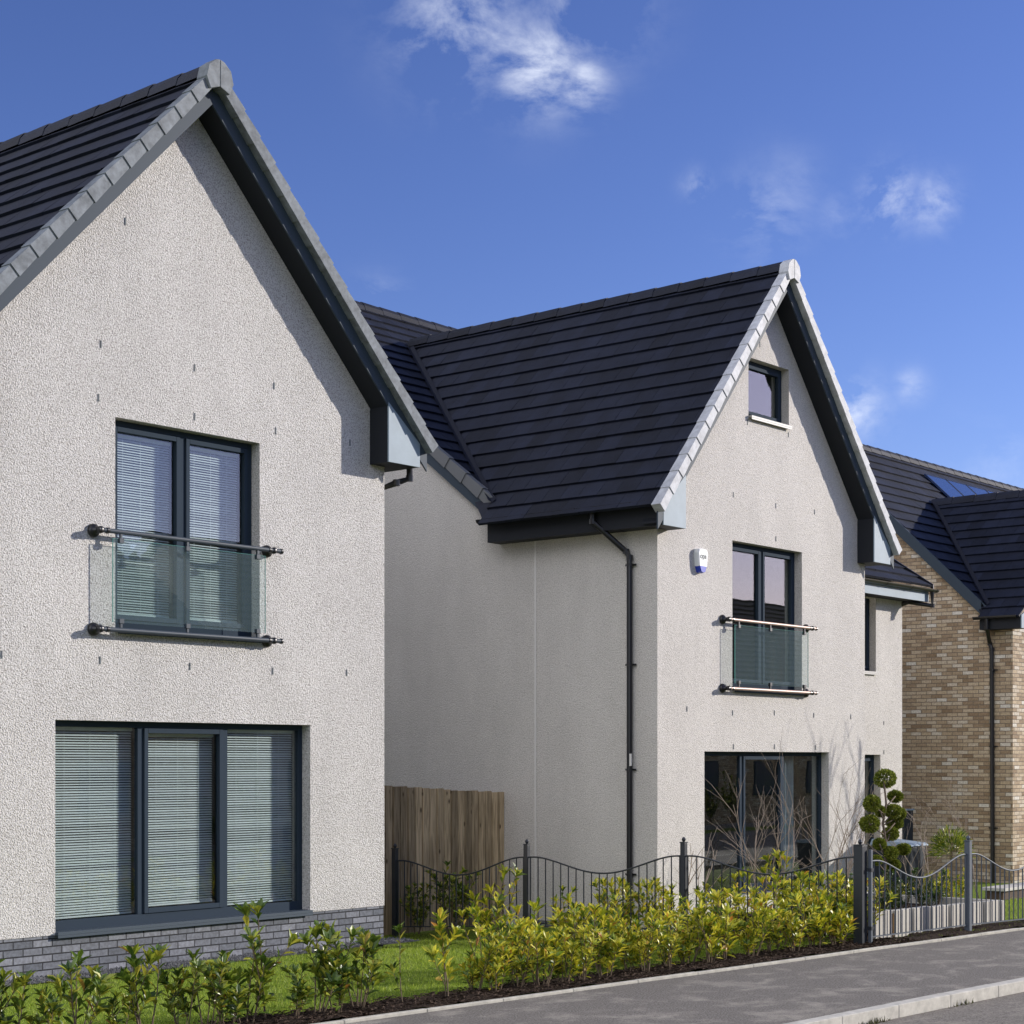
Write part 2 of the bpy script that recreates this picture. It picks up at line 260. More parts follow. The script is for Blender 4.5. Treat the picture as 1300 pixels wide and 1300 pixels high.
# ------------------------------------------------------------------ mesh helpers
ORG = {}
class MB:
    def __init__(s): s.v = []; s.f = []
    def add(s, vs_, fs):
        o = len(s.v); s.v += [tuple(v) for v in vs_]; s.f += [tuple(i + o for i in f) for f in fs]; return s
    def box(s, x0, x1, y0, y1, z0, z1):
        return s.add([(x0, y0, z0), (x1, y0, z0), (x1, y1, z0), (x0, y1, z0), (x0, y0, z1), (x1, y0, z1), (x1, y1, z1), (x0, y1, z1)],
                     [(0, 3, 2, 1), (4, 5, 6, 7), (0, 1, 5, 4), (1, 2, 6, 5), (2, 3, 7, 6), (3, 0, 4, 7)])
    def hexa(s, a, b):   # two quads a (4 pts) and b (4 pts) joined
        return s.add(list(a) + list(b), [(3, 2, 1, 0), (4, 5, 6, 7), (0, 1, 5, 4), (1, 2, 6, 5), (2, 3, 7, 6), (3, 0, 4, 7)])
    def prism(s, poly, d):   # polygon extruded by vector d
        n = len(poly); d = Vector(d); p = [Vector(q) for q in poly]
        return s.add(p + [q + d for q in p], [tuple(range(n))[::-1], tuple(range(n, 2 * n))] + [(i, (i + 1) % n, n + (i + 1) % n, n + i) for i in range(n)])
    def tube(s, pts, r, n=8, caps=True, r1=None):
        pts = [Vector(p) for p in pts]; rings = []; up = None
        for i, p in enumerate(pts):
            d = (pts[min(i + 1, len(pts) - 1)] - pts[max(i - 1, 0)]).normalized()
            if up is None: up = Vector((0, 0, 1)) if abs(d.z) < .9 else Vector((1, 0, 0))
            a = d.cross(up).normalized(); b = a.cross(d).normalized(); up = b
            rr = r if r1 is None else r + (r1 - r) * i / max(1, len(pts) - 1)
            rings.append([p + a * rr * math.cos(2 * math.pi * k / n) + b * rr * math.sin(2 * math.pi * k / n) for k in range(n)])
        o = len(s.v)
        for g in rings: s.v += [tuple(q) for q in g]
        for i in range(len(rings) - 1):
            for k in range(n): s.f.append((o + i * n + k, o + i * n + (k + 1) % n, o + (i + 1) * n + (k + 1) % n, o + (i + 1) * n + k))
        if caps:
            s.f.append(tuple(o + k for k in range(n))[::-1]); e = o + (len(rings) - 1) * n; s.f.append(tuple(e + k for k in range(n)))
        return s
    def lathe(s, c, ax, prof, n=16):   # prof: list of (distance along ax, radius)
        ax = Vector(ax).normalized(); c = Vector(c); t = Vector((0, 0, 1)) if abs(ax.z) < .9 else Vector((1, 0, 0)); a = ax.cross(t).normalized(); b = ax.cross(a)
        o = len(s.v)
        for d, r in prof:
            for k in range(n): s.v.append(tuple(c + ax * d + a * r * math.cos(2 * math.pi * k / n) + b * r * math.sin(2 * math.pi * k / n)))
        for i in range(len(prof) - 1):
            for k in range(n): s.f.append((o + i * n + k, o + i * n + (k + 1) % n, o + (i + 1) * n + (k + 1) % n, o + (i + 1) * n + k))
        s.f.append(tuple(o + k for k in range(n))[::-1]); e = o + (len(prof) - 1) * n; s.f.append(tuple(e + k for k in range(n)))
        return s
    def build(s, name, m, parent=None, org=None, smooth=False, bevel=0):
        o_ = ORG[parent.name] if parent is not None else Vector((0, 0, 0))
        base = Vector(org) if org is not None else (Vector((0, 0, 0)) if parent is None else o_)
        me = bpy.data.meshes.new(name); me.from_pydata([tuple(Vector(v) - base) for v in s.v], [], s.f); me.update()
        ob = bpy.data.objects.new(name, me); COL.objects.link(ob); me.materials.append(m)
        if parent is not None: ob.parent = parent; ob.location = base - o_
        else: ob.location = base
        ORG[ob.name] = base
        if smooth: me.shade_smooth()
        if bevel:
            bv = ob.modifiers.new('bevel', 'BEVEL'); bv.width = bevel; bv.segments = 2; bv.limit_method = 'ANGLE'
        return ob
def tag(o, label=None, cat=None, group=None, kind=None):
    for k, v in (('label', label), ('category', cat), ('group', group), ('kind', kind)):
        if v: o[k] = v
    return o
def thing(name, label, cat, loc, group=None):
    o = bpy.data.objects.new(name, None); COL.objects.link(o); o.location = loc; o.empty_display_size = .2; ORG[o.name] = Vector(loc)
    return tag(o, label, cat, group)
def copy_tree(o, parent=None):
    c = o.copy(); COL.objects.link(c); ORG[c.name] = ORG[o.name]
    if parent is not None: c.parent = parent
    for ch in list(o.children): copy_tree(ch, c)
    return c
def pt_y(px, py, y):
    s = (px - 650) / 2266.4; t = y / (math.sin(AZ) - s * math.cos(AZ)); return Vector((t * (math.cos(AZ) + s * math.sin(AZ)), y, 2.13 - (py - 965.1) / 2266.4 * t))
def pt_x(px, py, x):
    s = (px - 650) / 2266.4; t = x / (math.cos(AZ) + s * math.sin(AZ)); return Vector((x, t * (math.sin(AZ) - s * math.cos(AZ)), 2.13 - (py - 965.1) / 2266.4 * t))

# ------------------------------------------------------------------ the ground
def sm(t): t = max(0, min(1, t)); return t * t * (3 - 2 * t)
def edge_y(x): return 10.30 - .0790 * (x - 10.2)
def kerb_y(x): return 7.54 - .044 * (x - 12.54)
def gz(x, y):
    return -.28 * sm((y - 10.3) / 5) * sm((x - 13.5) / 5)
def sheet(name, m, x0, x1, nx, ya, yb, ny, zf, kind='structure'):
    mb = MB()
    for i in range(nx + 1):
        x = x0 + (x1 - x0) * i / nx
        for j in range(ny + 1):
            y = ya(x) + (yb(x) - ya(x)) * j / ny; mb.v.append((x, y, zf(x, y)))
    for i in range(nx):
        for j in range(ny): a = i * (ny + 1) + j; mb.f.append((a, a + ny + 1, a + ny + 2, a + 1))
    o = mb.build(name, m, smooth=True); tag(o, kind=kind); return o
far = MB(); far.add([(-400, -400, -.35), (600, -400, -.35), (600, 600, -.35), (-400, 600, -.35)], [(0, 1, 2, 3)])
tag(far.build('ground', GRASSB), kind='structure')
XL, XR = -6, 60
sheet('lawn', GRASSB, XL, XR, 132, lambda x: edge_y(x) + .6, lambda x: 40, 60, lambda x, y: gz(x, y) + .012 * mnoise.noise((x * 1.5, y * 1.5, 0)))
def soilz(x, y): return gz(x, y) + .03 + .035 * mnoise.noise((x * 3, y * 3, 2)) + .018 * mnoise.noise((x * 14, y * 14, 5))
sheet('soil_bed', SOIL, 4, 24, 400, lambda x: edge_y(x) + .052, lambda x: edge_y(x) + .78 + .08 * mnoise.noise((x * 1.3, 0, 0)), 22, lambda x, y: soilz(x, y) - (.10 * sm((y - edge_y(x) - .6) / .25)) )
sheet('pavement', PAVE, XL, XR, 60, lambda x: kerb_y(x) + .002, lambda x: edge_y(x) + .002, 6, lambda x, y: .0 + .006 * mnoise.noise((x, y, 3)))
sheet('road', ROADM, XL, XR, 60, lambda x: -2, lambda x: kerb_y(x) - .12, 8, lambda x, y: -.105)
sheet('far_pavement', PAVE, XL, XR, 4, lambda x: -4.2, lambda x: -2, 2, lambda x, y: 0.0)
def strip(name, m, fn, w0, w1, z0, z1, seg, x0, x1, gap=.004):
    mb = MB(); x = x0
    while x < x1:
        xe = x + seg - gap; j = random.uniform(-.003, .003)
        a = [(x, fn(x) + w0, z0), (xe, fn(xe) + w0, z0), (xe, fn(xe) + w1, z0), (x, fn(x) + w1, z0)]
        b = [(p[0], p[1], z1 + j) for p in a]
        mb.hexa(a, b); x += seg
    return mb.build(name, m, bevel=.008)
tag(strip('path_edging', EDGE, edge_y, 0, .052, -.1, .028, .914, 2, 34), 'pale concrete edging strip between the shrub bed and the pavement', 'edging')
tag(strip('kerb', CONC, kerb_y, -.125, 0, -.2, .006, .914, 4, 34), kind='structure')
gr = MB()
for (x0, x1, y0, y1) in ((5, 15.5, 14.32, 14.74),):
    gr.add([(x0, y0, .018), (x1, y0, .0), (x1, y1, .0), (x0, y1, .018)], [(0, 1, 2, 3)])
tag(gr.build('gravel_strip', GRAVEL), kind='structure')
pb = MB()
for i in range(2600):
    x = random.uniform(9, 15.4); y = random.uniform(14.28, 14.68); r = random.uniform(.008, .022); z = .015 + r * .4
    pb.add([(x - r, y, z), (x, y - r * .8, z), (x + r, y, z), (x, y + r * .8, z), (x, y, z + r * .8), (x, y, z - r)], [(0, 1, 4), (1, 2, 4), (2, 3, 4), (3, 0, 4)])
tag(pb.build('gravel_stones', GRAVEL), 'dark gravel along the foot of the grey brick plinth', 'gravel', kind='stuff')
kd = MB()
for (cx_, n_) in ((13.62, 60), (15.15, 26), (12.9, 20)):
    for i in range(n_):
        x = cx_ + random.gauss(0, .12); y = kerb_y(x) - .125 - random.uniform(.0, .05); h = random.uniform(.01, .06); a = random.uniform(0, 6.28); w = .006
        kd.add([(x - math.cos(a) * w, y - math.sin(a) * w, -.104), (x + math.cos(a) * w, y + math.sin(a) * w, -.104), (x + random.uniform(-.03, .03), y + random.uniform(-.02, .02), -.10 + h)], [(0, 1, 2)])
tag(kd.build('kerb_weeds', plain('dry_weed', (.10, .10, .045), .9, .1, var=.5, vs_=30)), 'dry weeds and debris along the foot of the kerb', 'weeds', kind='stuff')
# bark chips
cb = MB()
for i in range(5200):
    x = random.uniform(8.5, 19); y = edge_y(x) + random.uniform(.06, .7); z = soilz(x, y) + .006; a = random.uniform(0, 6.28); L = random.uniform(.01, .035); w = L * .4
    dx, dy = math.cos(a), math.sin(a); t = random.uniform(-.01, .015)
    cb.add([(x - dx * L, y - dy * L, z - t), (x + dy * w, y - dx * w, z + .004), (x + dx * L, y + dy * L, z + t), (x - dy * w, y + dx * w, z + .01)], [(0, 1, 2, 3)])
tag(cb.build('bark_chips', plain('bark_chip', (.075, .05, .035), .9, .2, var=.5, vs_=60)), 'dark bark chips scattered over the soil of the shrub bed', 'mulch', kind='stuff')
# grass blades
gb = MB()
def blades(x0, x1, y0f, y1, n, hmax):
    for i in range(n):
        x = random.uniform(x0, x1); ya = y0f(x); y = random.uniform(ya, y1)
        if y > 14.25 and x < 15.4: continue
        z = gz(x, y); h = random.uniform(.4, 1) * hmax; a = random.uniform(0, 6.28); lx, ly = random.uniform(-.02, .02), random.uniform(-.02, .02); w = .0035
        gb.add([(x - math.cos(a) * w, y - math.sin(a) * w, z), (x + math.cos(a) * w, y + math.sin(a) * w, z), (x + lx, y + ly, z + h)], [(0, 1, 2)])
blades(8.3, 18.4, lambda x: edge_y(x) + .62, 14.5, 60000, .045)
blades(14.5, 19.5, lambda x: edge_y(x) + .62, 16.8, 14000, .05)
blades(18.4, 27, lambda x: edge_y(x) + .1, 13, 12000, .05)
tag(gb.build('grass', leafmat('grass_blade', [(0, (.16, .24, .02)), (.7, (.30, .40, .04)), (1, (.44, .48, .09))], .45, .5, .3)), 'short bright green lawn grass in front of the houses', 'grass', kind='stuff')

# ------------------------------------------------------------------ house pieces
def wall_front(mb, x0, x1, y, zb, topf, breaks, holes, depth):
    """wall in the plane y, facing -y, upper edge topf(x), holes = (x0,x1,z0,z1) with reveals"""
    xs = sorted(set([x0, x1] + [b for b in breaks if x0 < b < x1] + [h[i] for h in holes for i in (0, 1) if x0 < h[i] < x1]))
    for a, b in zip(xs, xs[1:]):
        hs = sorted([h for h in holes if h[0] <= a + 1e-6 and h[1] >= b - 1e-6], key=lambda h: h[2])
        za = zb; lo = (zb, zb)
        for h in hs:
            mb.add([(a, y, lo[0]), (b, y, lo[1]), (b, y, h[2]), (a, y, h[2])], [(0, 1, 2, 3)]); lo = (h[3], h[3])
        mb.add([(a, y, lo[0]), (b, y, lo[1]), (b, y, topf(b)), (a, y, topf(a))], [(0, 1, 2, 3)])
    for (a, b, c, d) in holes:
        Y = y + depth
        mb.add([(a, y, c), (a, Y, c), (a, Y, d), (a, y, d)], [(0, 1, 2, 3)]); mb.add([(b, y, c), (b, y, d), (b, Y, d), (b, Y, c)], [(0, 1, 2, 3)])
        mb.add([(a, y, d), (a, Y, d), (b, Y, d), (b, y, d)], [(0, 1, 2, 3)]); mb.add([(a, y, c), (b, y, c), (b, Y, c), (a, Y, c)], [(0, 1, 2, 3)])
def slope_tiles(mb, P0, U, D, L, S, gauge=.33, tw=.33, th=.022, base=.02, lim=None):
    """tiled slope: P0 = lower corner, U = unit along the eave, D = unit up the slope, L = length along, S = length up"""
    P0, U, D = Vector(P0), Vector(U), Vector(D); N = U.cross(D).normalized()
    if N.z < 0: N = -N
    lf = (lambda s: L) if lim is None else (lambda s: min(L, lim(s)))
    mb.add([P0, P0 + U * lf(0), P0 + U * lf(S), P0 + D * S], [(0, 1, 2, 3)]) if lim is None else mb.add([P0, P0 + U * (lf(0) - .1), P0 + U * (lf(S) - .1) + D * S, P0 + D * S], [(0, 1, 2, 3)])
    n = int(math.ceil(S / gauge))
    for i in range(n):
        s0 = i * gauge - .012; s1 = min(S, (i + 1) * gauge + .01); off = (i % 2) * tw * .5; u = -off; Li = lf(max(0, s0))
        while u < Li:
            ua, ub = max(0, u), min(Li, u + tw - .004); u += tw
            if ub - ua < .02: continue
            j0, j1 = random.uniform(-.003, .003), random.uniform(-.003, .003); js = random.uniform(-.004, .004)
            A = P0 + D * (s0 + js); B = P0 + D * s1
            a = [A + U * ua, A + U * ub, B + U * ub, B + U * ua]
            t0, t1 = base + th, base * .35
            b = [A + U * ua + N * (t0 + j0), A + U * ub + N * (t0 + j1), B + U * ub + N * t1, B + U * ua + N * t1]
            mb.hexa(a, b)
    return N
def verge_run(mb, A, D, OUT, L, n, h_up, h_dn, w, flare=.035):
    """interlocking verge caps from the foot A up the rake D; OUT = outward direction of the gable"""
    A, D, OUT = Vector(A), Vector(D).normalized(), Vector(OUT); N = OUT.cross(D).normalized()
    if N.z < 0: N = -N
    g = L / n
    for i in range(n):
        s0, s1 = i * g - .03, (i + 1) * g + .012
        lo, hi = A + D * s0, A + D * s1
        o0, o1 = OUT * .014, OUT * 0
        def ring(p, o, up, dn): return [p + o - N * dn, p + o + N * up, p - OUT * w + N * up, p - OUT * w - N * (dn - .0)]
        mb.hexa(ring(lo, o0, h_up + flare, h_dn), ring(hi, o1, h_up, h_dn - .012))
def window(parent, name, x0, x1, z0, z1, y, cols=2, blind=False, sashes=(0, 1), bottom=.07, depth=.13, sill=SILL, sillout=.045, label=None, pane_split=None, curtain=False, topdrop=0.0, room_d=None, sideroom=True):
    w = MB(); ya, yb = y + depth, y + depth + .07; fw = .062
    w.box(x0, x0 + fw, ya, yb, z0, z1); w.box(x1 - fw, x1, ya, yb, z0, z1)
    w.box(x0 + fw, x1 - fw, ya, yb, z1 - fw, z1); w.box(x0 + fw, x1 - fw, ya, yb, z0, z0 + bottom)
    xs = [x0 + (x1 - x0) * k / cols for k in range(cols + 1)]
    for k in range(1, cols): w.box(xs[k] - .036, xs[k] + .036, ya + .002, yb - .002, z0 + bottom, z1 - fw)
    wf = w.build(name, FRAME, parent, bevel=.004)
    if label: wf['label'] = label
    for k in range(cols):
        a = (x0 + fw) if k == 0 else xs[k] + .036; b = (x1 - fw) if k == cols - 1 else xs[k + 1] - .036; c, d = z0 + bottom, z1 - fw
        if k in sashes:
            s = MB(); e = .055; q = ya - .016; r = ya + .045
            s.box(a + .004, a + e, q, r, c + .004, d - .004); s.box(b - e, b - .004, q, r, c + .004, d - .004); s.box(a + e, b - e, q, r, d - e, d - .004); s.box(a + e, b - e, q, r, c + .004, c + e)
            s.build('sash', FRAME, wf, bevel=.004); a += e; b -= e; c += e; d -= e
        g = MB(); g.box(a - .004, b + .004, ya + .024, ya + .03, c - .004, d + .004); g.build('pane', GLASS, wf)
        if blind:
            bl = MB(); zz = d - .03 - topdrop; yb_ = ya + .115
            bl.box(a - .01, b + .01, yb_ - .015, yb_ + .015, d - .03, d)
            while zz > c + .03:
                tl = R(36 + random.uniform(-6, 6)); dy, dz = .0125 * math.cos(tl), .0125 * math.sin(tl)
                bl.add([(a, yb_ - dy, zz - dz), (b - .0, yb_ - dy, zz - dz), (b, yb_, zz + .0015), (b, yb_ + dy, zz + dz), (a, yb_ + dy, zz + dz), (a, yb_, zz + .0015)], [(0, 1, 2, 5), (5, 2, 3, 4)]); zz -= .0262
            for q in (.2, .5, .8): bl.box(a + (b - a) * q - .0012, a + (b - a) * q + .0012, yb_ - .0145, yb_ - .0135, c + .02, d)
            bl.box(a, b, yb_ - .012, yb_ + .012, c + .008, c + .026)
            bl.build('blind', BLIND, wf)
    if sill is not None:
        s = MB(); s.box(x0 - .0, x1 + .0, y - sillout, ya + .01, z0 - .028, z0 + .004); s.box(x0 - .0, x1 + .0, y - sillout, y - sillout + .008, z0 - .055, z0 - .028)
        s.build('sill', sill, wf, bevel=.003)
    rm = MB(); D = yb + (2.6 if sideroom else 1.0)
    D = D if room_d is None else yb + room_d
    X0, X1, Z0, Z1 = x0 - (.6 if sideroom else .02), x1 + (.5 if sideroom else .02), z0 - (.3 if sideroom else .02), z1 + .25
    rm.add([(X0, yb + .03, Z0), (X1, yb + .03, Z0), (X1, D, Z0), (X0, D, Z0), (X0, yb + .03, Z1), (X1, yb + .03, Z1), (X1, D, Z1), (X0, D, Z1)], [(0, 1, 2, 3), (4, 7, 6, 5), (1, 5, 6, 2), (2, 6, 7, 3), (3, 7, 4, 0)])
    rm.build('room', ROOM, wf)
    if curtain:
        c = MB(); xa, n = x1 - .95, 26
        for side in ((x1 - .92, x1 - .52),):
            P = [(side[0] + (side[1] - side[0]) * i / n, ya + .2 + .03 * math.sin(i * 1.3)) for i in range(n + 1)]
            o = len(c.v)
            for (px, py) in P: c.v += [(px, py, z0 + .05), (px, py, z1 - .05)]
            for i in range(n): c.f.append((o + 2 * i, o + 2 * i + 2, o + 2 * i + 3, o + 2 * i + 1))
        c.build('curtain', CURTAIN, wf)
    return wf
def ridge_tiles(mb, A, B, r=.13):
    A, B = Vector(A), Vector(B); d = (B - A); L = d.length; d.normalize(); n = max(1, int(L / .45)); side = d.cross(Vector((0, 0, 1))).normalized(); up = Vector((0, 0, 1))
    prof = [(-r, -.11), (-r * .75, -.02), (-r * .3, .045), (0, .058), (r * .3, .045), (r * .75, -.02), (r, -.11)]
    for i in range(n):
        a = A + d * (L * i / n); b = A + d * (L * (i + 1) / n - .004); k = 1.0 + random.uniform(-.02, .02)
        pa = [a + side * x * k + up * (z * k + .006) for x, z in prof]; pb_ = [b + side * x + up * (z - .006) for x, z in prof]
        m = len(prof); mb.add(pa + pb_, [(j, j + 1, m + j + 1, m + j) for j in range(m - 1)] + [tuple(range(m))[::-1], tuple(range(m, 2 * m))])
def gutter(parent, pts, r=.058, name='gutter'):
    mb = MB(); pts = [Vector(p) for p in pts]; d = (pts[1] - pts[0]).normalized(); side = d.cross(Vector((0, 0, 1))).normalized(); n = 10
    for (r0, fl) in ((r, 1), (r - .006, -1)):
        o = len(mb.v)
        for p in pts:
            for k in range(n + 1): a = math.pi + math.pi * k / n; mb.v.append(tuple(p + side * r0 * math.cos(a) + Vector((0, 0, r0 * math.sin(a)))))
        for k in range(n): mb.f.append((o + k, o + k + 1, o + n + 1 + k + 1, o + n + 1 + k))
    for p in pts:
        q = [p + side * r * math.cos(math.pi + math.pi * k / n) + Vector((0, 0, r * math.sin(math.pi + math.pi * k / n))) for k in range(n + 1)]
        mb.prism(q, d * .006)
    L = (pts[1] - pts[0]).length; k = .35
    while k < L:
        c = pts[0] + d * k; q = [c + side * (r + .006) * math.cos(math.pi + math.pi * j / n) + Vector((0, 0, (r + .006) * math.sin(math.pi + math.pi * j / n))) for j in range(n + 1)]
        mb.prism(q, d * .03); k += .95
    return mb.build(name, GUTTER, parent)
def wing(root, cx, hw, yf, yb, zb, zap, m, zbox, harl, verge, plinth=None, holes=(), wall_z0=None, ovh=.357, tipd=3.34, n_units=15, gut_y=None, left_gut=True, right_gut=True, side_y=None, ridge_to=None, lim=None):
    """front gable wing. zap = deck height at the ridge, m = slope, zbox = underside of the eaves box"""
    deck = lambda d: zap - m * d
    ex = tipd; cs = 1 / math.sqrt(1 + m * m)
    wall_top = lambda x: min(deck(abs(x - cx)) - .30, 99)
    wb = wall_z0 if wall_z0 is not None else zb
    w = MB()
    wall_front(w, cx - hw, cx + hw, yf, wb, wall_top, [cx], holes, .30)
    for s in (-1, 1):
        x = cx + s * hw; yb_w = side_y or yb; w.add([(x, yf, wb), (x, yb_w, wb), (x, yb_w, deck(hw) - .1), (x, yf, deck(hw) - .1)], [(0, 1, 2, 3)] if s > 0 else [(3, 2, 1, 0)])
    if wb > zb: w.add([(cx - hw, yf, wb), (cx + hw, yf, wb), (cx + hw, yf + .02, wb), (cx - hw, yf + .02, wb)], [(3, 2, 1, 0)])
    w.build('wall', harl, root)
    if plinth:
        p = MB(); p.box(cx - hw + .008, cx + hw - .008, yf + .008, yb, zb - .6, wb); p.build('plinth', plinth, root)
    elif True:
        p = MB(); p.box(cx - hw + .006, cx + hw - .006, yf + .006, yb, zb - .6, zb + .12); p.build('plinth', BRICKG, root)
    # roof covering
    rf = MB(); S = ex / cs; ys = yf - ovh + .05
    slope_tiles(rf, (cx - ex, ys, deck(ex)), (0, 1, 0), (cs, 0, m * cs), yb - ys, S, lim=(lambda q: lim(deck(ex) + q * m * cs) - ys) if lim else None)
    slope_tiles(rf, (cx + ex, ys, deck(ex)), (0, 1, 0), (-cs, 0, m * cs), yb - ys, S, lim=(lambda q: lim(deck(ex) + q * m * cs) - ys) if lim else None)
    roof = rf.build('roof', TILE, root)
    rt = MB(); ridge_tiles(rt, (cx, ys - .02, zap + .05), (cx, ridge_to or yb, zap + .05)); rt.build('ridge_tiles', TILE, roof)
    # verge caps
    v = MB(); yv = yf - ovh - .035
    for s in (-1, 1):
        verge_run(v, (cx + s * (ex + .01), yv, deck(ex + .01)), (-s * cs, 0, m * cs), (0, -1, 0), S - .12, n_units, .045, .088, .14, .012)
    v.build('verge_caps', verge, roof, bevel=.003)
    # ridge end cap
    c = MB(); r = .125
    for s in (-1, 1):
        q = [(s * .003, -.17), (s * .13, -.22), (s * .185, -.1), (s * .15, .03), (s * .06, .10), (s * .003, .115)]
        q = [(cx + a, yv - .035, zap + b) for a, b in q]
        if s < 0: q = q[::-1]
        c.prism(q, (0, .16, 0))
    c.build('ridge_end_cap', verge, roof, bevel=.006)
    # barge boards, soffits, box ends, fascias
    yb0 = yf - ovh + .055
    b = MB()
    t_up, t_dn = .06, .225     # perpendicular distances under the deck
    for s in (-1, 1):
        sf = MB(); bx = MB()
        def at(d, perp, y): return (cx + s * d, y, deck(d) - perp / cs)
        b.hexa([at(0, t_up, yb0), at(ex - .02, t_up, yb0), at(ex - .02, t_dn, yb0), at(0, t_dn, yb0)], [at(0, t_up, yb0 + .022), at(ex - .02, t_up, yb0 + .022), at(ex - .02, t_dn, yb0 + .022), at(0, t_dn, yb0 + .022)])
        sf.hexa([at(0, t_dn - .02, yb0 + .022), at(ex - .1, t_dn - .02, yb0 + .022), at(ex - .1, t_dn - .005, yb0 + .022), at(0, t_dn - .005, yb0 + .022)],
                [at(0, t_dn - .02, yf + .02), at(ex - .1, t_dn - .02, yf + .02), at(ex - .1, t_dn - .005, yf + .02), at(0, t_dn - .005, yf + .02)])
        di, do = hw - .245, hw + .29
        poly = [(cx + s * di, zbox), (cx + s * do, zbox), (cx + s * do, deck(do) - .10 / cs), (cx + s * di, deck(di) - .195 / cs)]
        e = MB(); yq = yb0 - .004
        pf = [(x, yq, z) for x, z in poly]
        if s < 0: pf = pf[::-1]
        e.prism(pf, (0, .02, 0)); e.build('box_end', BOXEND, root, bevel=.002)
        xi = cx + s * di
        bx.hexa([(xi, yq + .02, zbox), (xi + s * .015, yq + .02, zbox), (xi + s * .015, yq + .02, deck(di) - .20 / cs), (xi, yq + .02, deck(di) - .24 / cs)],
                [(xi, yf, zbox), (xi + s * .015, yf, zbox), (xi + s * .015, yf, deck(di) - .20 / cs), (xi, yf, deck(di) - .24 / cs)])
        xa, xb_ = sorted((cx + s * di, cx + s * (do - .001))); bx.box(xa + .001, xb_ - .001, yq + .021, yf, zbox + .001, zbox + .015)
        ye = gut_y or yb
        xa, xb_ = sorted((cx + s * (hw + .002), cx + s * do)); bx.box(xa, xb_, yf + .001, ye, zbox + .001, zbox + .015)
        xa, xb_ = sorted((cx + s * do, cx + s * (do - .018))); bx.box(xa, xb_, yq + .021, ye, zbox + .0152, deck(do) - .05)
        sf.build('soffit', SOFFIT, root); bx.build('eaves_box', SOFFIT, root)
    b.build('barge_boards', BARGE, root, bevel=.002)
    zg = deck(hw + .29) - .055 - .03
    for s, on in ((-1, left_gut), (1, right_gut)):
        if on: xg = cx + s * (hw + .29 + .062); gutter(root, [(xg, yf - .20, zg), (xg, (gut_y or yb) + .12, zg)])
    return deck, zg
def downpipe(root, pts, brackets, nrm, r=.041):
    mb = MB(); mb.tube(pts, r, 12)
    for p in pts[1:-1]: mb.tube([Vector(p) - Vector((0, 0, .035)), Vector(p) + Vector((0, 0, .035))], r + .006, 12)
    d = mb.build('downpipe', GUTTER, root, smooth=False)
    nrm = Vector(nrm); t = Vector((0, 0, 1)).cross(nrm)
    for (p, z) in brackets:
        bk = MB(); c = Vector((p[0], p[1], z)); bk.tube([c - Vector((0, 0, .015)), c + Vector((0, 0, .015))], r + .008, 12)
        q = c - nrm * .03
        a = q - t * .085; b_ = q + t * .085
        bk.box(min(a.x, b_.x) - .006, max(a.x, b_.x) + .006, min(a.y, b_.y) - .006, max(a.y, b_.y) + .006, z - .013, z + .013)
        bk.build('bracket', GUTTER, d)
    return d
def vents(root, pts, y, h=.075):
    for (px, py) in pts:
        p = pt_y(px, py, y)
        m_ = MB(); m_.box(p.x - .006, p.x + .006, y - .008, y + .004, p.z - h / 2, p.z + h / 2); m_.build('weep_vent', INK, root)

# ------------------------------------------------------------------ house with blinds (left)
C1, HW, Y1 = 12.356, 2.904, 14.70
h1 = thing('rendered_house', 'near white roughcast house with blinds in its windows and a grey brick base', 'house', (C1, Y1, 0))
U1 = (C1 - 1.023, C1 + .933, 3.47, 5.615); G1 = (C1 - 1.75, C1 + 1.698, .432, 2.528)
deck1, zg1 = wing(h1, C1, HW, Y1, 21.9, 0, 9.33, 1.036, 5.60, HARL, VERGE1, plinth=BRICKG, holes=[U1, G1], wall_z0=.41, gut_y=17.6)
window(h1, 'window', *U1, Y1, cols=2, blind=True, sashes=(0, 1), bottom=.10, label='upper french window with lowered blinds')
window(h1, 'window', *G1, Y1, cols=3, blind=True, sashes=(1,), bottom=.10, label='wide ground floor window with three blinds')
mb = MB(); mb.box(6.5, C1 + HW - .004, 17.7, 26.5, -.3, 5.9); mb.build('rear_wall', HARL, h1)
mb = MB(); S = 5.35 / math.cos(math.atan(.8)); c_ = math.cos(math.atan(.8)); s_ = math.sin(math.atan(.8))
slope_tiles(mb, (6.3, 17.3, 6.05), (1, 0, 0), (0, c_, s_), C1 + HW + .06 - 6.3, S); slope_tiles(mb, (6.3, 28.0, 6.05), (1, 0, 0), (0, -c_, s_), C1 + HW + .06 - 6.3, S)
mb.build('rear_roof', TILE, h1)
mb = MB(); xg = C1 + HW - .004; mb.prism([(xg, 17.7, 5.9), (xg, 26.9, 5.9), (xg, 22.65, 9.9)], (-.2, 0, 0)); mb.build('rear_gable', HARL, h1)
xg = C1 + HW + .352
downpipe(h1, [(xg, 14.62, zg1 - .03), (xg, 14.62, 5.50), (xg - .14, 14.70, 5.44), (C1 + HW + .05, 14.95, 5.33), (C1 + HW + .05, 14.95, 0)], [((C1 + HW + .05, 14.95), z) for z in (1.2, 3.0, 4.8)], (1, 0, 0))
vents(h1, [(159, 281), (128, 437), (125, 505), (247, 467), (247, 529), (348, 490), (350, 547), (2, 831), (127, 838), (241, 846), (346, 852), (440, 854), (444, 562)], Y1)

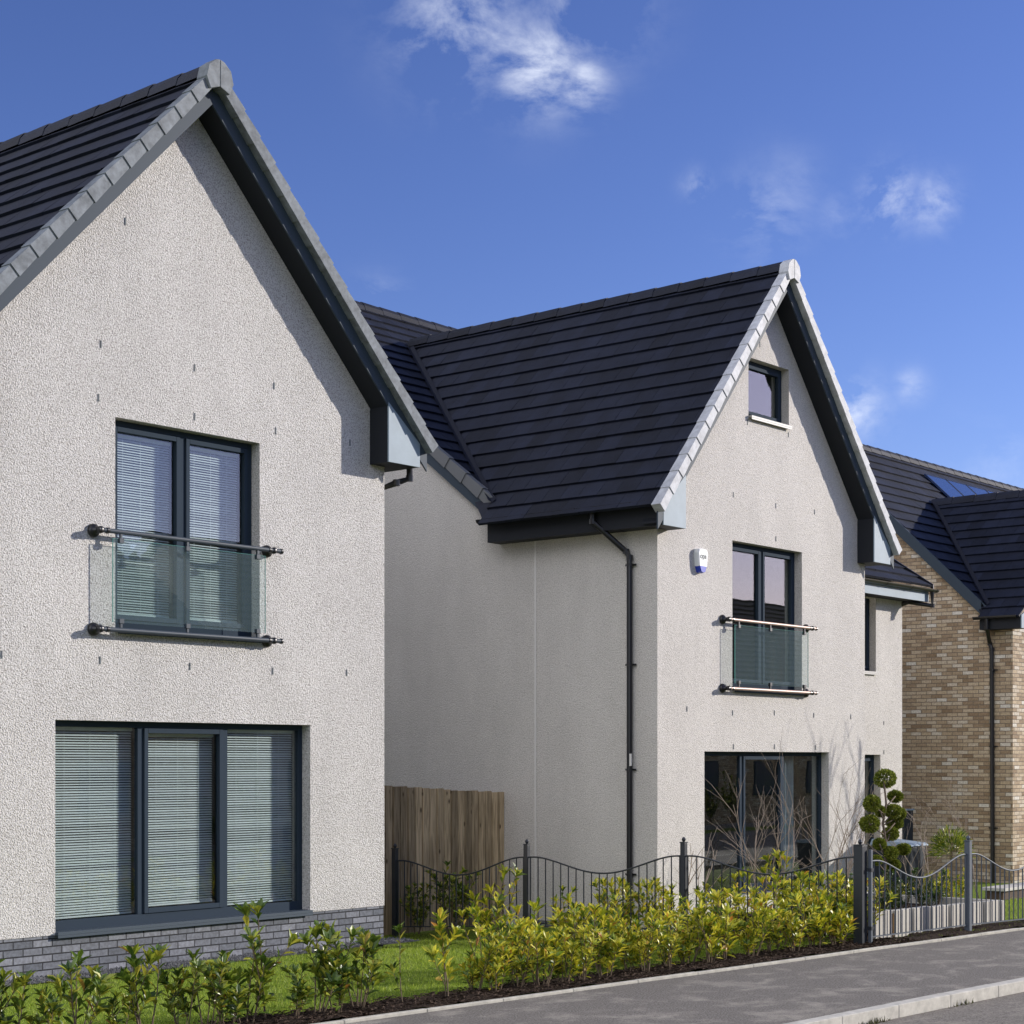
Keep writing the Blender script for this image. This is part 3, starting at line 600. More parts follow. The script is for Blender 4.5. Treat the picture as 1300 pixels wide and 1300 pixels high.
# ------------------------------------------------------------------ middle house
C2, Y2, Z2 = 22.951, 14.133, -.28
h2 = thing('rendered_house', 'white roughcast house in the middle with a small attic window and an alarm box', 'house', (C2, Y2, Z2))
U2 = (C2 - 1.023, C2 + .933, 3.17, 5.32); G2 = (C2 - 1.75, C2 + 1.75, .15, 2.255); A2 = (22.36, 23.50, 7.19, 8.055)
deck2, zg2 = wing(h2, C2, HW, Y2, 21.7, Z2, 9.43, 1.162, 5.30, HARL2, VERGE2, holes=[U2, G2, A2], wall_z0=Z2 + .1, gut_y=16.95, ridge_to=21.45, side_y=16.27, lim=lambda z: max(16.98, 16.95 + (z - 5.85) / .78 + .12))
window(h2, 'window', *U2, Y2, cols=2, sashes=(0, 1), bottom=.10, label='upper french window reflecting a tiled roof')
window(h2, 'window', *G2, Y2, cols=3, sashes=(1,), bottom=.09, curtain=True, sill=SILLW, label='dark ground floor window with a pale curtain')
window(h2, 'window', *A2, Y2, cols=1, sashes=(0,), bottom=.06, sill=SILLW, sillout=.06, sideroom=False, label='small square attic window')
# main body behind the wing
E0, EZ, SL = 16.95, 5.85, .78
planez = lambda y: EZ + SL * (y - E0)
RY = 22.56; RZ = planez(RY)
mb = MB(); xl = C2 - HW
mb.add([(xl, 16.27, Z2), (xl, 28.2, Z2), (xl, 28.2, planez(17.2) - .1), (xl, RY, RZ - .12), (xl, 16.97, planez(16.97) - .12), (xl, 16.27, 5.4)], [(5, 4, 3, 2, 1, 0)])
mb.add([(xl + .003, 17.3, Z2), (C2 + 3.2, 17.3, Z2), (C2 + 3.2, 17.3, planez(17.3) - .2), (xl + .003, 17.3, planez(17.3) - .2)], [(0, 1, 2, 3)])
mb.build('side_gable_wall', HARL2, h2)
XR2 = 29.95
holesr = [(28.15, 28.95, 3.72, 5.05), (27.9, 29.12, .0, 2.23)]
mb = MB(); wall_front(mb, C2 + HW - .3, XR2, 15.6, Z2, lambda x: 5.35, [], holesr, .3)
mb.add([(XR2, 15.6, Z2), (XR2, 28.2, Z2), (XR2, 28.2, 5.3), (XR2, RY, RZ - .2), (XR2, 15.6, 5.3)], [(0, 1, 2, 3, 4)])
mb.build('side_wing_wall', HARL2, h2)
window(h2, 'window', *holesr[0], 15.6, cols=1, sashes=(0,), sill=SILLW, bottom=.06, sideroom=False, label='narrow side wing window')
window(h2, 'window', *holesr[1], 15.6, cols=2, sashes=(0, 1), sill=None, bottom=.08, sideroom=False, label='grey entrance door beside the wing')
mb = MB(); a_ = math.atan(SL); cs_, sn_ = math.cos(a_), math.sin(a_); S = (RY - E0) / cs_
slope_tiles(mb, (xl - .06, E0, EZ), (1, 0, 0), (0, cs_, sn_), C2 + 3.2 - xl, S)
a2_ = math.atan(.665); c2_, s2_ = math.cos(a2_), math.sin(a2_); S2 = (RY - 15.2) / c2_
slope_tiles(mb, (C2 + 2.9, 15.2, RZ - .665 * (RY - 15.2)), (1, 0, 0), (0, c2_, s2_), XR2 + .38 - C2 - 2.9, S2)
slope_tiles(mb, (xl - .06, 2 * RY - E0, EZ), (1, 0, 0), (0, -cs_, sn_), XR2 + .4 - xl, S)
ridge_tiles(mb, (xl - .06, RY, RZ + .05), (XR2 + .38, RY, RZ + .05))
mr2 = mb.build('main_roof', TILE, h2)
v = MB(); verge_run(v, (xl - .11, E0 - .03, EZ), (0, cs_, sn_), (-1, 0, 0), S, 17, .05, .11, .1, .02); v.build('verge_caps', plain('verge_cap_dark', (.13, .135, .14), .6, .4), mr2, bevel=.003)
v = MB(); e_ = RZ - .665 * (RY - 15.2)
v.hexa([(XR2 + .37, 15.16, e_ - .05), (XR2 + .40, 15.16, e_ - .05), (XR2 + .40, 15.16, e_ + .045), (XR2 + .37, 15.16, e_ + .045)], [(XR2 + .37, RY, RZ - .05), (XR2 + .40, RY, RZ - .05), (XR2 + .40, RY, RZ + .05), (XR2 + .37, RY, RZ + .05)])
v.build('verge_strip', GUTTER, mr2)
mb = MB(); y0 = E0 - .02
mb.hexa([(xl - .085, y0, EZ - .12), (xl - .065, y0, EZ - .12), (xl - .065, y0, EZ - .30), (xl - .085, y0, EZ - .30)], [(xl - .085, RY, RZ - .12), (xl - .065, RY, RZ - .12), (xl - .065, RY, RZ - .30), (xl - .085, RY, RZ - .30)])
mb.build('side_barge_board', BARGE, h2)
# valley lining
mb = MB(); nA = Vector((-1.162, 0, 1)).normalized()
for k in range(1):
    z0_, z1_ = EZ + .02, 9.40
    def vp(z): return Vector((C2 - (9.43 - z) / 1.162, E0 + (z - EZ) / SL, z))
    p, q = vp(z0_), vp(z1_); up1 = Vector((-1.162, 0, 1)).normalized() * .048; up2 = Vector((0, -SL, 1)).normalized() * .048
    d = (q - p).normalized(); ta = d.cross(up1).normalized() * .09; tb = d.cross(up2).normalized() * .09
    if ta.y > 0: ta = -ta
    if tb.x > 0: tb = -tb
    c0 = Vector((-.03, -.03, .03))
    mb.add([p + c0, q + c0, q + up1 + ta, p + up1 + ta], [(0, 1, 2, 3)]); mb.add([p + c0, q + c0, q + up2 + tb, p + up2 + tb], [(3, 2, 1, 0)])
mb.build('valley', VALLEY, mr2)
# side wing eaves
ze_ = RZ - .665 * (RY - 15.2)
mb = MB(); mb.box(C2 + HW + .01, XR2 + .3, 15.24, 15.6, ze_ - .27, ze_ - .255); mb.box(XR2 + .001, XR2 + .3, 15.6, 22, ze_ - .27, ze_ - .255); mb.build('side_soffit', SOFFIT, h2)
mb = MB(); mb.box(C2 + HW + .3, XR2 + .31, 15.22, 15.239, ze_ - .28, ze_ - .06); mb.build('side_fascia', BOXEND, h2)
gutter(h2, [(C2 + HW + .36, 15.155, ze_ - .045), (XR2 + .5, 15.155, ze_ - .045)])
downpipe(h2, [(XR2 + .32, 15.155, ze_ - .1), (XR2 + .32, 15.155, ze_ - .35), (XR2 + .05, 15.5, 5.05), (XR2 - .1, 15.9, 4.9)], [], (0, -1, 0))
xg = C2 - HW - .352; xw = C2 - HW - .06
downpipe(h2, [(xg, 14.98, zg2 - .03), (xg, 14.98, zg2 - .20), (xw, 14.62, 5.02), (xw, 14.56, 4.93), (xw, 14.56, Z2)], [((xw, 14.56), z) for z in (.55, 2.0, 3.45, 4.83)], (-1, 0, 0))
mb = MB(); mb.box(xl - .006, xl + .001, 16.27, 16.30, Z2, 5.3); mb.build('joint_bead', PALE, h2)
mb = MB(); mb.box(xl - .105, xl - .085, 14.50, 14.53, 2.05, 2.22); mb.build('pipe_label', PALE, h2)
vents(h2, [(965, 437), (949, 536), (1001, 552), (931, 628), (1034, 650), (985, 642), (985, 684), (872, 900), (930, 905), (983, 905), (1033, 908), (1080, 910), (931, 948), (983, 948), (1035, 949)], Y2)
vents(h2, [(1122, 918), (1122, 955)], 15.6)

# ------------------------------------------------------------------ brick house (right)
X3, Y3, Z3 = 33.0, 14.81, -.35
h3 = thing('brick_house', 'buff brick house at the right edge with solar panels on its roof', 'house', (X3, Y3, Z3))
P3 = lambda y: 5.12 + .953 * (y - 15.31)
RY3 = 19.45; RZ3 = P3(RY3)
W3 = (34.6, 37.8, .4, 2.3); W3u = (35.2, 37.2, 3.2, 4.7)
mb = MB(); C3 = 36.16; HW3 = 3.16; rz3 = 7.78; m3 = .82; dk3 = lambda x: rz3 - m3 * abs(x - C3)
wall_front(mb, X3, X3 + 2 * HW3, Y3, Z3, lambda x: dk3(x) - .3, [C3], [W3, W3u], .3)
mb.add([(X3, Y3, Z3), (X3, 23.6, Z3), (X3, 23.6, P3(15.31)), (X3, RY3, RZ3 - .15), (X3, 15.31, P3(15.31) - .2), (X3, Y3, P3(15.31) - .25)], [(5, 4, 3, 2, 1, 0)])
mb.add([(X3 + 2 * HW3, Y3, Z3), (X3 + 2 * HW3, 17, Z3), (X3 + 2 * HW3, 17, 5), (X3 + 2 * HW3, Y3, 5)], [(0, 1, 2, 3)])
mb.add([(X3, 15.6, Z3), (48, 15.6, Z3), (48, 15.6, 5.1), (X3, 15.6, 5.1)], [(0, 1, 2, 3)])
mb.build('wall', BRICKB, h3)
window(h3, 'window', *W3, Y3, cols=3, sashes=(1,)); window(h3, 'window', *W3u, Y3, cols=2)
mb = MB(); a3 = math.atan(.953); S3 = (RY3 - 15.2) / math.cos(a3)
slope_tiles(mb, (X3 - .06, 15.2, P3(15.2)), (1, 0, 0), (0, math.cos(a3), math.sin(a3)), 15, S3); slope_tiles(mb, (X3 - .06, 2 * RY3 - 15.2, P3(15.2)), (1, 0, 0), (0, -math.cos(a3), math.sin(a3)), 15, S3)
a4 = math.atan(m3); S4 = (HW3 + .36) / math.cos(a4)
for s in (-1, 1): slope_tiles(mb, (C3 + s * (HW3 + .36), Y3 - .3, rz3 - m3 * (HW3 + .36)), (0, 1, 0), (-s * math.cos(a4), 0, math.sin(a4)), 3.75, S4, lim=lambda q: max(15.36, 15.31 + (rz3 - m3 * (HW3 + .36) + q * math.sin(a4) - 5.12) / .953 + .12) - (Y3 - .3))
ridge_tiles(mb, (X3 - .06, RY3, RZ3 + .04), (48, RY3, RZ3 + .04)); ridge_tiles(mb, (C3, Y3 - .3, rz3 + .05), (C3, 18.1, rz3 + .05))
r3 = mb.build('roof', TILE, h3)
mb = MB()
def vp3(z): return Vector((C3 - (rz3 - z) / m3, 15.31 + (z - 5.12) / .953, z))
p, q = vp3(5.15), vp3(7.72); d = (q - p).normalized()
for up, w_ in ((Vector((-m3, 0, 1)).normalized() * .055, 'y'), (Vector((0, -.953, 1)).normalized() * .055, 'x')):
    t_ = d.cross(up).normalized() * .09
    if (w_ == 'y' and t_.y > 0) or (w_ == 'x' and t_.x > 0): t_ = -t_
    c0 = Vector((-.03, -.03, .03)); mb.add([p + c0, q + c0, q + up + t_, p + up + t_], [(0, 1, 2, 3)])
mb.build('valley', VALLEY, r3)
mb = MB(); mb.hexa([(X3 - .10, 15.15, P3(15.15) - .24), (X3 - .06, 15.15, P3(15.15) - .24), (X3 - .06, 15.15, P3(15.15) + .03), (X3 - .10, 15.15, P3(15.15) + .03)], [(X3 - .10, RY3, RZ3 - .24), (X3 - .06, RY3, RZ3 - .24), (X3 - .06, RY3, RZ3 + .03), (X3 - .10, RY3, RZ3 + .03)])
mb.prism([(X3 - .10, 15.15, 4.72), (X3 - .10, 15.42, 4.72), (X3 - .10, 15.42, 5.25), (X3 - .10, 15.15, P3(15.15) - .2)], (.09, 0, 0))
mb.build('barge_boards', BARGE, h3)
zg3 = 4.93
mb = MB(); mb.box(X3 - .30, X3 - .002, Y3 - .3, 15.36, 4.68, 4.70); mb.box(X3 - .31, X3 - .29, Y3 - .3, 15.36, 4.68, 4.95); mb.build('eaves_box', SOFFIT, h3)
mb = MB(); mb.prism([(X3 - .31, Y3 - .32, 4.68), (X3 + .25, Y3 - .32, 4.68), (X3 + .25, Y3 - .32, 5.2), (X3 - .31, Y3 - .32, 4.93)], (0, .02, 0)); mb.build('box_end', BOXEND, h3)
gutter(h3, [(X3 - .37, Y3 - .25, zg3), (X3 - .37, 15.45, zg3)])
downpipe(h3, [(X3 - .37, 15.18, zg3 - .03), (X3 - .37, 15.18, zg3 - .22), (X3 - .06, 15.26, 4.42), (X3 - .06, 15.22, 4.3), (X3 - .06, 15.2, Z3)], [((X3 - .06, 15.2), z) for z in (.8, 2.4, 3.9)], (-1, 0, 0))
sp = thing('solar_array', 'dark blue solar panels lying flush on the brick house roof', 'solar panels', (37.6, 18.2, P3(18.2)))
for k in range(4):
    mb = MB(); x0 = 37.45 + k * 1.06; nrm = Vector((0, -math.sin(a3), math.cos(a3))); U_, D_ = Vector((1, 0, 0)), Vector((0, math.cos(a3), math.sin(a3)))
    p = Vector((x0, 17.75, P3(17.75))) + nrm * .05; a = [p, p + U_ * 1.04, p + U_ * 1.04 + D_ * 1.72, p + D_ * 1.72]
    mb.hexa(a, [q + nrm * .035 for q in a]); pn = mb.build('panel', PANEL, sp)
    f_ = MB(); a = [q + nrm * .036 for q in a]
    for i in range(4):
        p0, p1 = a[i], a[(i + 1) % 4]; inn = (a[(i + 2) % 4] - p1).normalized() * .02
        f_.hexa([p0, p1, p1 + inn, p0 + inn], [q + nrm * .006 for q in (p0, p1, p1 + inn, p0 + inn)])
    f_.build('frame', IRON, pn)

# ------------------------------------------------------------------ juliet balconies
def juliet(cx, yf, dz, rail, label, frame):
    x0, x1 = cx - 1.35, cx + 1.05; zt, zb_ = 4.433 + dz, 3.443 + dz; yr = yf - .125
    t = thing('juliet_balcony', label, 'balcony rail', (cx - .15, yf, zb_))
    for z in (zt, zb_):
        mb = MB(); mb.tube([(x0 + .05, yr, z), (x1 + .075, yr, z)], .024, 14); r_ = mb.build('rail', rail, t)
        c = MB()
        for (xa, xb_) in ((x0 + .02, x0 + .05), (x0 + .12, x0 + .15), (x1 - .10, x1 - .07), (x1 + .075, x1 + .10)): c.tube([(xa, yr, z), (xb_, yr, z)], .030, 14)
        c.build('collar', BLACK, r_)
        for x in (x0 + .05, x1 - .02):
            b = MB(); b.lathe((x, yf, z), (0, -1, 0), [(0, .068), (.012, .07), (.03, .066), (.045, .05), (.055, .03), (.125, .027)], 20); b.lathe((x, yr, z), (0, -1, 0), [(-.03, .033), (.0, .038), (.022, .033), (.03, .015)], 16)
            b.build('wall_bracket', BLACK, t, smooth=True)
        s = -1 if z == zt else 1
        for x in (x0 + .30, x0 + 1.16, x1 - .26):
            c = MB(); c.box(x - .014, x + .014, yr - .012, yr + .012, *sorted((z + s * .02, z + s * .065))); c.box(x - .028, x + .028, yr - .02, yr + .02, *sorted((z + s * .065, z + s * .115))); c.build('glass_clamp', frame, t, bevel=.003)
    g = MB(); gx0, gx1, ga, gb_ = x0 + .20, x1 - .15, zb_ + .075, zt - .075
    g.box(gx0, gx1, yr - .005, yr + .005, ga, gb_); gl = g.build('glass_panel', JGLASS, t)
    e = MB(); e.box(gx0 - .003, gx0 - .0005, yr - .005, yr + .005, ga, gb_); e.box(gx1 + .0005, gx1 + .003, yr - .005, yr + .005, ga, gb_); e.box(gx0, gx1, yr - .005, yr + .005, gb_ + .0005, gb_ + .003); e.build('glass_edge', JEDGE, gl)
juliet(C1, Y1, 0, STEEL, 'glass balcony guard with dark rails in front of the window with blinds', STEEL)
juliet(C2, Y2, -.28, COPPER, 'glass balcony guard with coppery rails on the middle house', BLACK)

# ------------------------------------------------------------------ alarm box
al = thing('alarm_box', 'white alarm box with a blue lower end on the middle house', 'alarm box', (21.11, Y2, 4.93))
ac = pt_y(890.5, 713, Y2 - .05)
def shield(sc_, zc): return [(-.10 * sc_, .175 * sc_), (-.115 * sc_, .12 * sc_), (-.095 * sc_, -.06 * sc_), (-.055 * sc_, -.15 * sc_), (0, -.165 * sc_), (.055 * sc_, -.15 * sc_), (.095 * sc_, -.06 * sc_), (.115 * sc_, .12 * sc_), (.10 * sc_, .175 * sc_), (0, .185 * sc_)]
def cut(poly, zc, above):
    out = []
    for i in range(len(poly)):
        a, b = poly[i], poly[(i + 1) % len(poly)]; ina = (a[1] >= zc) == above; inb = (b[1] >= zc) == above
        if ina: out.append(a)
        if ina != inb: t = (zc - a[1]) / (b[1] - a[1]); out.append((a[0] + (b[0] - a[0]) * t, zc))
    return out
for nm, ab, m_ in (('cover', True, WHITEB), ('light_lens', False, BLUEB)):
    mb = MB(); q = cut(shield(1, 0), -.07, ab); n = len(q)
    f0 = [(ac.x + a * .9, Y2 - .085, ac.z + b * .94) for a, b in q]; f1 = [(ac.x + a, Y2 - .06, ac.z + b) for a, b in q]; f2 = [(ac.x + a, Y2, ac.z + b) for a, b in q]
    mb.add(f0 + f1 + f2, [tuple(range(n))] + [(i, i + n, (i + 1) % n + n, (i + 1) % n) for i in range(n)] + [(i + n, i + 2 * n, (i + 1) % n + 2 * n, (i + 1) % n + n) for i in range(n)])
    mb.build(nm, m_, al)
tcu = bpy.data.curves.new('lettering', 'FONT'); tcu.body = 'ops'; tcu.size = .112; tcu.align_x = 'CENTER'; tcu.extrude = .001; tcu.offset = .004
to = bpy.data.objects.new('lettering', tcu); COL.objects.link(to)
dg = bpy.context.evaluated_depsgraph_get(); tme = bpy.data.meshes.new_from_object(to.evaluated_get(dg)); COL.objects.unlink(to); bpy.data.objects.remove(to)
lt = bpy.data.objects.new('lettering', tme); COL.objects.link(lt); tme.materials.clear(); tme.materials.append(INK); lt.parent = al; lt.location = Vector((ac.x - .004, Y2 - .0875, ac.z + .04)) - ORG[al.name]; lt.rotation_euler = (R(90), 0, 0)

# ------------------------------------------------------------------ timber fence
tf = thing('timber_fence', 'brown vertical board fence between the two rendered houses', 'fence', (18, 16.85, -.2))
mb = MB(); x = 15.3; k = 0
while x < 20.03:
    w_ = .130; zt = 1.79 - (x - 17.3) * .05 + random.uniform(-.012, .012); xe = min(x + w_, 20.035); mb.box(x, xe, 16.86 + (k % 2) * .006, 16.885 + (k % 2) * .006, -.25 + .0, zt); x += w_ + .019; k += 1
mb.build('boards', WOOD, tf)
mb = MB(); mb.box(15.3, 20.03, 16.892, 16.899, -.25, 1.58); mb.build('gap_shade_sheet', plain('gap_shade', (.07, .05, .03), .9, .1), tf)  # dark sheet added behind the boards to paint shade into their gaps
for z in (.1, .8, 1.45): mb = MB(); mb.box(15.3, 20.03, 16.90, 16.95, z, z + .08); mb.build('rail', WOOD, tf)
for x in (15.4, 17.2, 19.0): mb = MB(); mb.box(x, x + .09, 16.951, 17.04, -.3, 1.5); mb.build('post', WOOD, tf)

# ------------------------------------------------------------------ iron railings
def railing_panel(A, B, label, zr, sag, nb, m, grp='iron railing panels round the garden of the middle house'):
    A, B = Vector(A), Vector(B); d = (B - A); d2 = Vector((d.x, d.y, 0)); L = d2.length; u = d2.normalized()
    t = thing('iron_railing', label, 'railing', A, grp)
    def top(s):
        q = s / L; e = .055
        if q < e or q > 1 - e: f = 0
        else: qq = (q - e) / (1 - 2 * e); f = (1 - math.cos(2 * math.pi * qq)) / 2; f = f ** .8
        return A.z + d.z * q + zr - sag * f
    mb = MB(); pts = [A + u * s + Vector((0, 0, top(s) - A.z)) for s in [L * i / 40 for i in range(41)]]; mb.tube(pts, .0105, 8); mb.build('top_rail', m, t)
    mb = MB(); side = u.cross(Vector((0, 0, 1))) * .012
    def bar(p, q, w, h):
        a = [p - side, p + side, p + side + Vector((0, 0, h)), p - side + Vector((0, 0, h))]; b = [v + (q - p) for v in a]; mb.hexa(a, b)
    bar(A + Vector((0, 0, .07)), B + Vector((0, 0, .07)), .02, .014); mb.build('bottom_rail', m, t)
    for i in range(nb):
        s = L * (i + .5) / nb; p = A + u * s; z0_ = A.z + d.z * s / L + .08; mb = MB(); mb.tube([(p.x, p.y, z0_), (p.x, p.y, top(s))], .0085, 6, caps=False); mb.build('bar', m, t)
    return t
def rpost(p, h, w, label, m, cap='ball'):
    t = thing('railing_post', label, 'post', p, 'iron railing posts'); x, y, z = p
    mb = MB(); mb.box(x - w / 2, x + w / 2, y - w / 2, y + w / 2, z - .1, z + h); mb.build('shaft', m, t, bevel=.004)
    c = MB(); c.box(x - w / 2 - .006, x + w / 2 + .006, y - w / 2 - .006, y + w / 2 + .006, z + h + .0005, z + h + .012); c.lathe((x, y, z + h + .012), (0, 0, 1), [(0, .012), (.012, .02), (.03, .027), (.048, .02), (.06, .004)], 12); c.build('finial', m, t)
    return t
FA = [Vector((17.46, 16.62, 0)), Vector((17.75, 14.45, 0)), Vector((18.02, 12.22, 0)), Vector((18.32, 10.02, 0))]
def on_fence(px):
    a, b = FA[0], FA[3]; best = None
    for i in range(2001):
        p = a.lerp(b, i / 2000); t = p.x * math.cos(AZ) + p.y * math.sin(AZ); r = p.x * math.sin(AZ) - p.y * math.cos(AZ); e = abs(650 + 2266.4 * r / t - px)
        if best is None or e < best[0]: best = (e, p)
    return best[1]
posts = [on_fence(px) for px in (497.5, 669, 868, 1092)]
zs = [-.19, -.08, .0, .05]
for i, p in enumerate(posts): p.z = zs[i]
plab = ['iron railing post beside the corner of the house with blinds', 'iron railing post in front of the shaded side wall', 'iron railing post in front of the corner of the middle house']
for i in range(3): rpost(tuple(posts[i]), 1.125, .065, plab[i], IRON)
flab = ['curved black railing panel in front of the timber fence', 'curved black railing panel in front of the shaded side wall and downpipe', 'curved black railing panel in front of the dark ground floor window']
for i in range(3): railing_panel(posts[i], posts[i + 1], flab[i], .965, .21, 20, IRON)
ga, gb2, gc = Vector((18.42, 9.985, .02)), Vector((20.54, 9.80, .02)), Vector((22.70, 9.60, .0))
rpost((posts[3].x, posts[3].y, .03), 1.12, .115, 'thick dark corner post where the railings turn along the pavement', IRON)
rpost((20.54, 9.80, 0), 1.13, .07, 'grey railing post between the two panels along the pavement', IRONG)
rpost((22.75, 9.60, 0), 1.13, .07, 'railing post past the right end of the planter', IRONG)
railing_panel(ga, gb2, 'curved railing panel in front of the stone planter', .95, .24, 19, IRONG); railing_panel(gb2 + Vector((.04, 0, 0)), gc, 'curved railing panel furthest right along the pavement', .95, .24, 19, IRONG)
mb = MB(); hp = Vector((18.40, 9.985, 0)); t = thing('gate_stile', 'slim pale grey iron upright beside the thick dark corner post', 'upright', tuple(hp))
mb.box(hp.x - .02, hp.x + .02, hp.y - .02, hp.y + .02, -.05, 1.1); mb.build('shaft', IRONG, t, bevel=.003)
for z in (.2, .87): mb = MB(); mb.box(hp.x - .028, hp.x + .028, hp.y - .028, hp.y + .028, z - .02, z + .02); mb.build('hinge', IRON, t)

# ------------------------------------------------------------------ plants
def leaf(mb, p, d, up, L, W):
    d = d.normalized(); s = d.cross(up)
    if s.length < 1e-3: s = d.cross(Vector((1, 0, 0)))
    s.normalize(); n = s.cross(d); k = random.uniform(-.12, .12)
    tip = p + d * L - n * L * (.10 + k * .3); m1 = p + d * L * .30; m2 = p + d * L * .68 - n * L * .03
    f = n * W * .22
    o = len(mb.v); mb.v += [tuple(q) for q in (p, m1 + s * W * .30 + f, m2 + s * W * .50 + f * .8, tip, m2 - s * W * .50 + f * .8, m1 - s * W * .30 + f, m1, m2)]
    mb.f += [(o, o + 1, o + 6), (o + 1, o + 2, o + 7, o + 6), (o + 2, o + 3, o + 7), (o, o + 6, o + 5), (o + 6, o + 7, o + 4, o + 5), (o + 7, o + 3, o + 4)]
def rv(s=1): return Vector((random.uniform(-s, s), random.uniform(-s, s), random.uniform(-s, s)))
def shoot(lm, sm_, p, d, L, r, nl, LL, LW, start=.3):
    pts = [p]; n = 5
    for i in range(n): d = (d + rv(.10) + Vector((0, 0, .06))).normalized(); pts.append(pts[-1] + d * L / n)
    sm_.tube(pts, r, 5, r1=r * .45, caps=False)
    ph = random.uniform(0, 6.28)
    for i in range(nl):
        q = start + (1 - start) * (i / max(1, nl - 1)) ** .8; f = q * n; k = min(n - 1, int(f)); P_ = pts[k].lerp(pts[k + 1], f - k); ph += 2.4
        ax = (pts[k + 1] - pts[k]).normalized(); a = ax.cross(Vector((.3, 1, .1))).normalized(); b = ax.cross(a); o = a * math.cos(ph) + b * math.sin(ph)
        lift = .55 + .9 * q + random.uniform(-.25, .25)
        leaf(lm, P_, o + ax * lift, ax, LL * random.uniform(.5, 1.15) * (.75 + .25 * (1 - abs(q - .6))), LW * random.uniform(.8, 1.1))
    for j in range(7):
        a = 6.28 * j / 7 + ph; ax = d.cross(Vector((.3, 1, .1))).normalized(); b = d.cross(ax)
        leaf(lm, pts[-1] - d * random.uniform(0, .03), d * random.uniform(.7, 1.7) + ax * math.cos(a) + b * math.sin(a), d, LL * random.uniform(.75, 1.1), LW * random.uniform(.8, 1.05))
    return pts
def shrub_protos(name, nvar, h, spread, nst, m, LL=.085, LW=.033, cat='shrub', label='', group=None, dens=15, hr=(.42, 1.12)):
    out = []
    for vdx in range(nvar):
        lm, st = MB(), MB()
        for k in range(nst + random.randint(-1, 1)):
            a = random.uniform(0, 6.28); lean = random.uniform(.05, spread); d = Vector((math.cos(a) * lean, math.sin(a) * lean, 1)).normalized(); H = h * random.uniform(*hr)
            base = Vector((math.cos(a) * .04, math.sin(a) * .04, -.02))
            pts = shoot(lm, st, base, d, H, .007, dens, LL, LW, .40)
            for j in range(random.randint(1, 3)):
                q = pts[random.randint(1, 3)]; a2 = random.uniform(0, 6.28)
                shoot(lm, st, q, Vector((math.cos(a2) * .8, math.sin(a2) * .8, 1)).normalized(), H * random.uniform(.25, .5), .004, dens // 2 + 2, LL, LW, .15)
        t = thing(name, label, cat, (0, 0, 0), group)
        lm.build('foliage', m, t); st.build('stem', STEMM, t, smooth=True); out.append(t)
    return out
def place(protos, spots, used):
    for (x, y, z, s, lab, grp) in spots:
        p = random.choice(protos); 
        if p.name not in used: o = p; used.add(p.name)
        else: o = copy_tree(p)
        o.location = (x, y, z); o.rotation_euler = (0, 0, random.uniform(0, 6.28)); o.scale = (s * random.uniform(.92, 1.08), s * random.uniform(.92, 1.08), s)
        o['label'] = lab
        if grp: o['group'] = grp
        elif 'group' in o: del o['group']
used = set()
def row_at(px, off):
    s = (px - 650) / 2266.4; ku = (math.cos(AZ) + s * math.sin(AZ)) / (math.sin(AZ) - s * math.cos(AZ))   # x = ku*y
    y = (10.30 + .079 * 10.2 + off) / (1 + .079 * ku); return ku * y, y
ORD = ['first', 'second', 'third', 'fourth', 'fifth', 'sixth', 'seventh', 'eighth', 'ninth', 'tenth', 'eleventh', 'twelfth', 'thirteenth', 'fourteenth', 'fifteenth', 'sixteenth', 'seventeenth', 'eighteenth', 'nineteenth', 'twentieth', 'twenty-first', 'twenty-second', 'twenty-third', 'twenty-fourth', 'twenty-fifth', 'twenty-sixth', 'twenty-seventh', 'twenty-eighth']
GL = 'green laurel shrub in the bed below the grey brick base'
grp_g = 'green laurel shrubs below the brick base'
PG = shrub_protos('laurel_shrub', 6, .66, .50, 5, LEAFG, .125, .046, label=GL, group=grp_g, dens=10, hr=(.5, .98))
PT = shrub_protos('laurel_shrub', 2, .80, .12, 2, LEAFG, .125, .044, label=GL, group=grp_g, dens=9, hr=(.88, 1.05))
PY = shrub_protos('golden_shrub', 9, .62, .46, 6, LEAFY, .108, .034, label='golden leaved shrub in the dense row along the pavement', group='golden shrubs in the row along the pavement', dens=11)
PYs = shrub_protos('golden_shrub', 2, .70, .22, 3, LEAFY, .125, .045, hr=(.8, 1.1), label='golden leaved shrub', group='golden shrubs in the row along the pavement', dens=17)
spots = []
for px, off, s in [(-30, .45, 1.0), (8, .4, 1.0), (62, .35, .72), (95, .5, 1.02), (150, .4, .62), (188, .45, 1.12), (232, .5, .85), (262, .42, .92), (288, .35, .82), (312, .45, 1.02), (372, .4, .72), (402, .42, 1.1), (428, .4, .9), (455, .4, 1.1)]:
    x, y = row_at(px, off); spots.append((x, y, soilz(x, y) - .02, s * 1.0, ORD[len(spots)] + ' green laurel shrub from the left below the brick base', grp_g))
place(PG, spots, used)
x, y = row_at(345, .42); place(PT[:1], [(x, y, soilz(x, y) - .02, 1.25, 'tallest green laurel shrub, its bare leg standing above its neighbours', None)], used)
x, y = row_at(514, .42); place(PT[1:], [(x, y, soilz(x, y) - .02, .86, 'small single stemmed shrub alone in front of the lawn', None)], used)
x, y = row_at(568, .40); place(PYs[:1], [(x, y, soilz(x, y) - .02, 1.12, 'tall golden shrub on bare stems at the left end of the dense row', None)], used)
GY = 'golden leaved shrub in the dense row along the pavement'; ggy = 'golden shrubs in the dense row along the pavement'
spots = []
px = 604
while px < 1088:
    x, y = row_at(px, random.uniform(.36, .55)); s = random.uniform(.82, 1.15) * (1.0 if px < 840 else 1.08); spots.append((x, y, soilz(x, y) - .02, s, ORD[len(spots)] + ' golden shrub from the left in the dense front row', ggy)); px += random.uniform(22, 33)
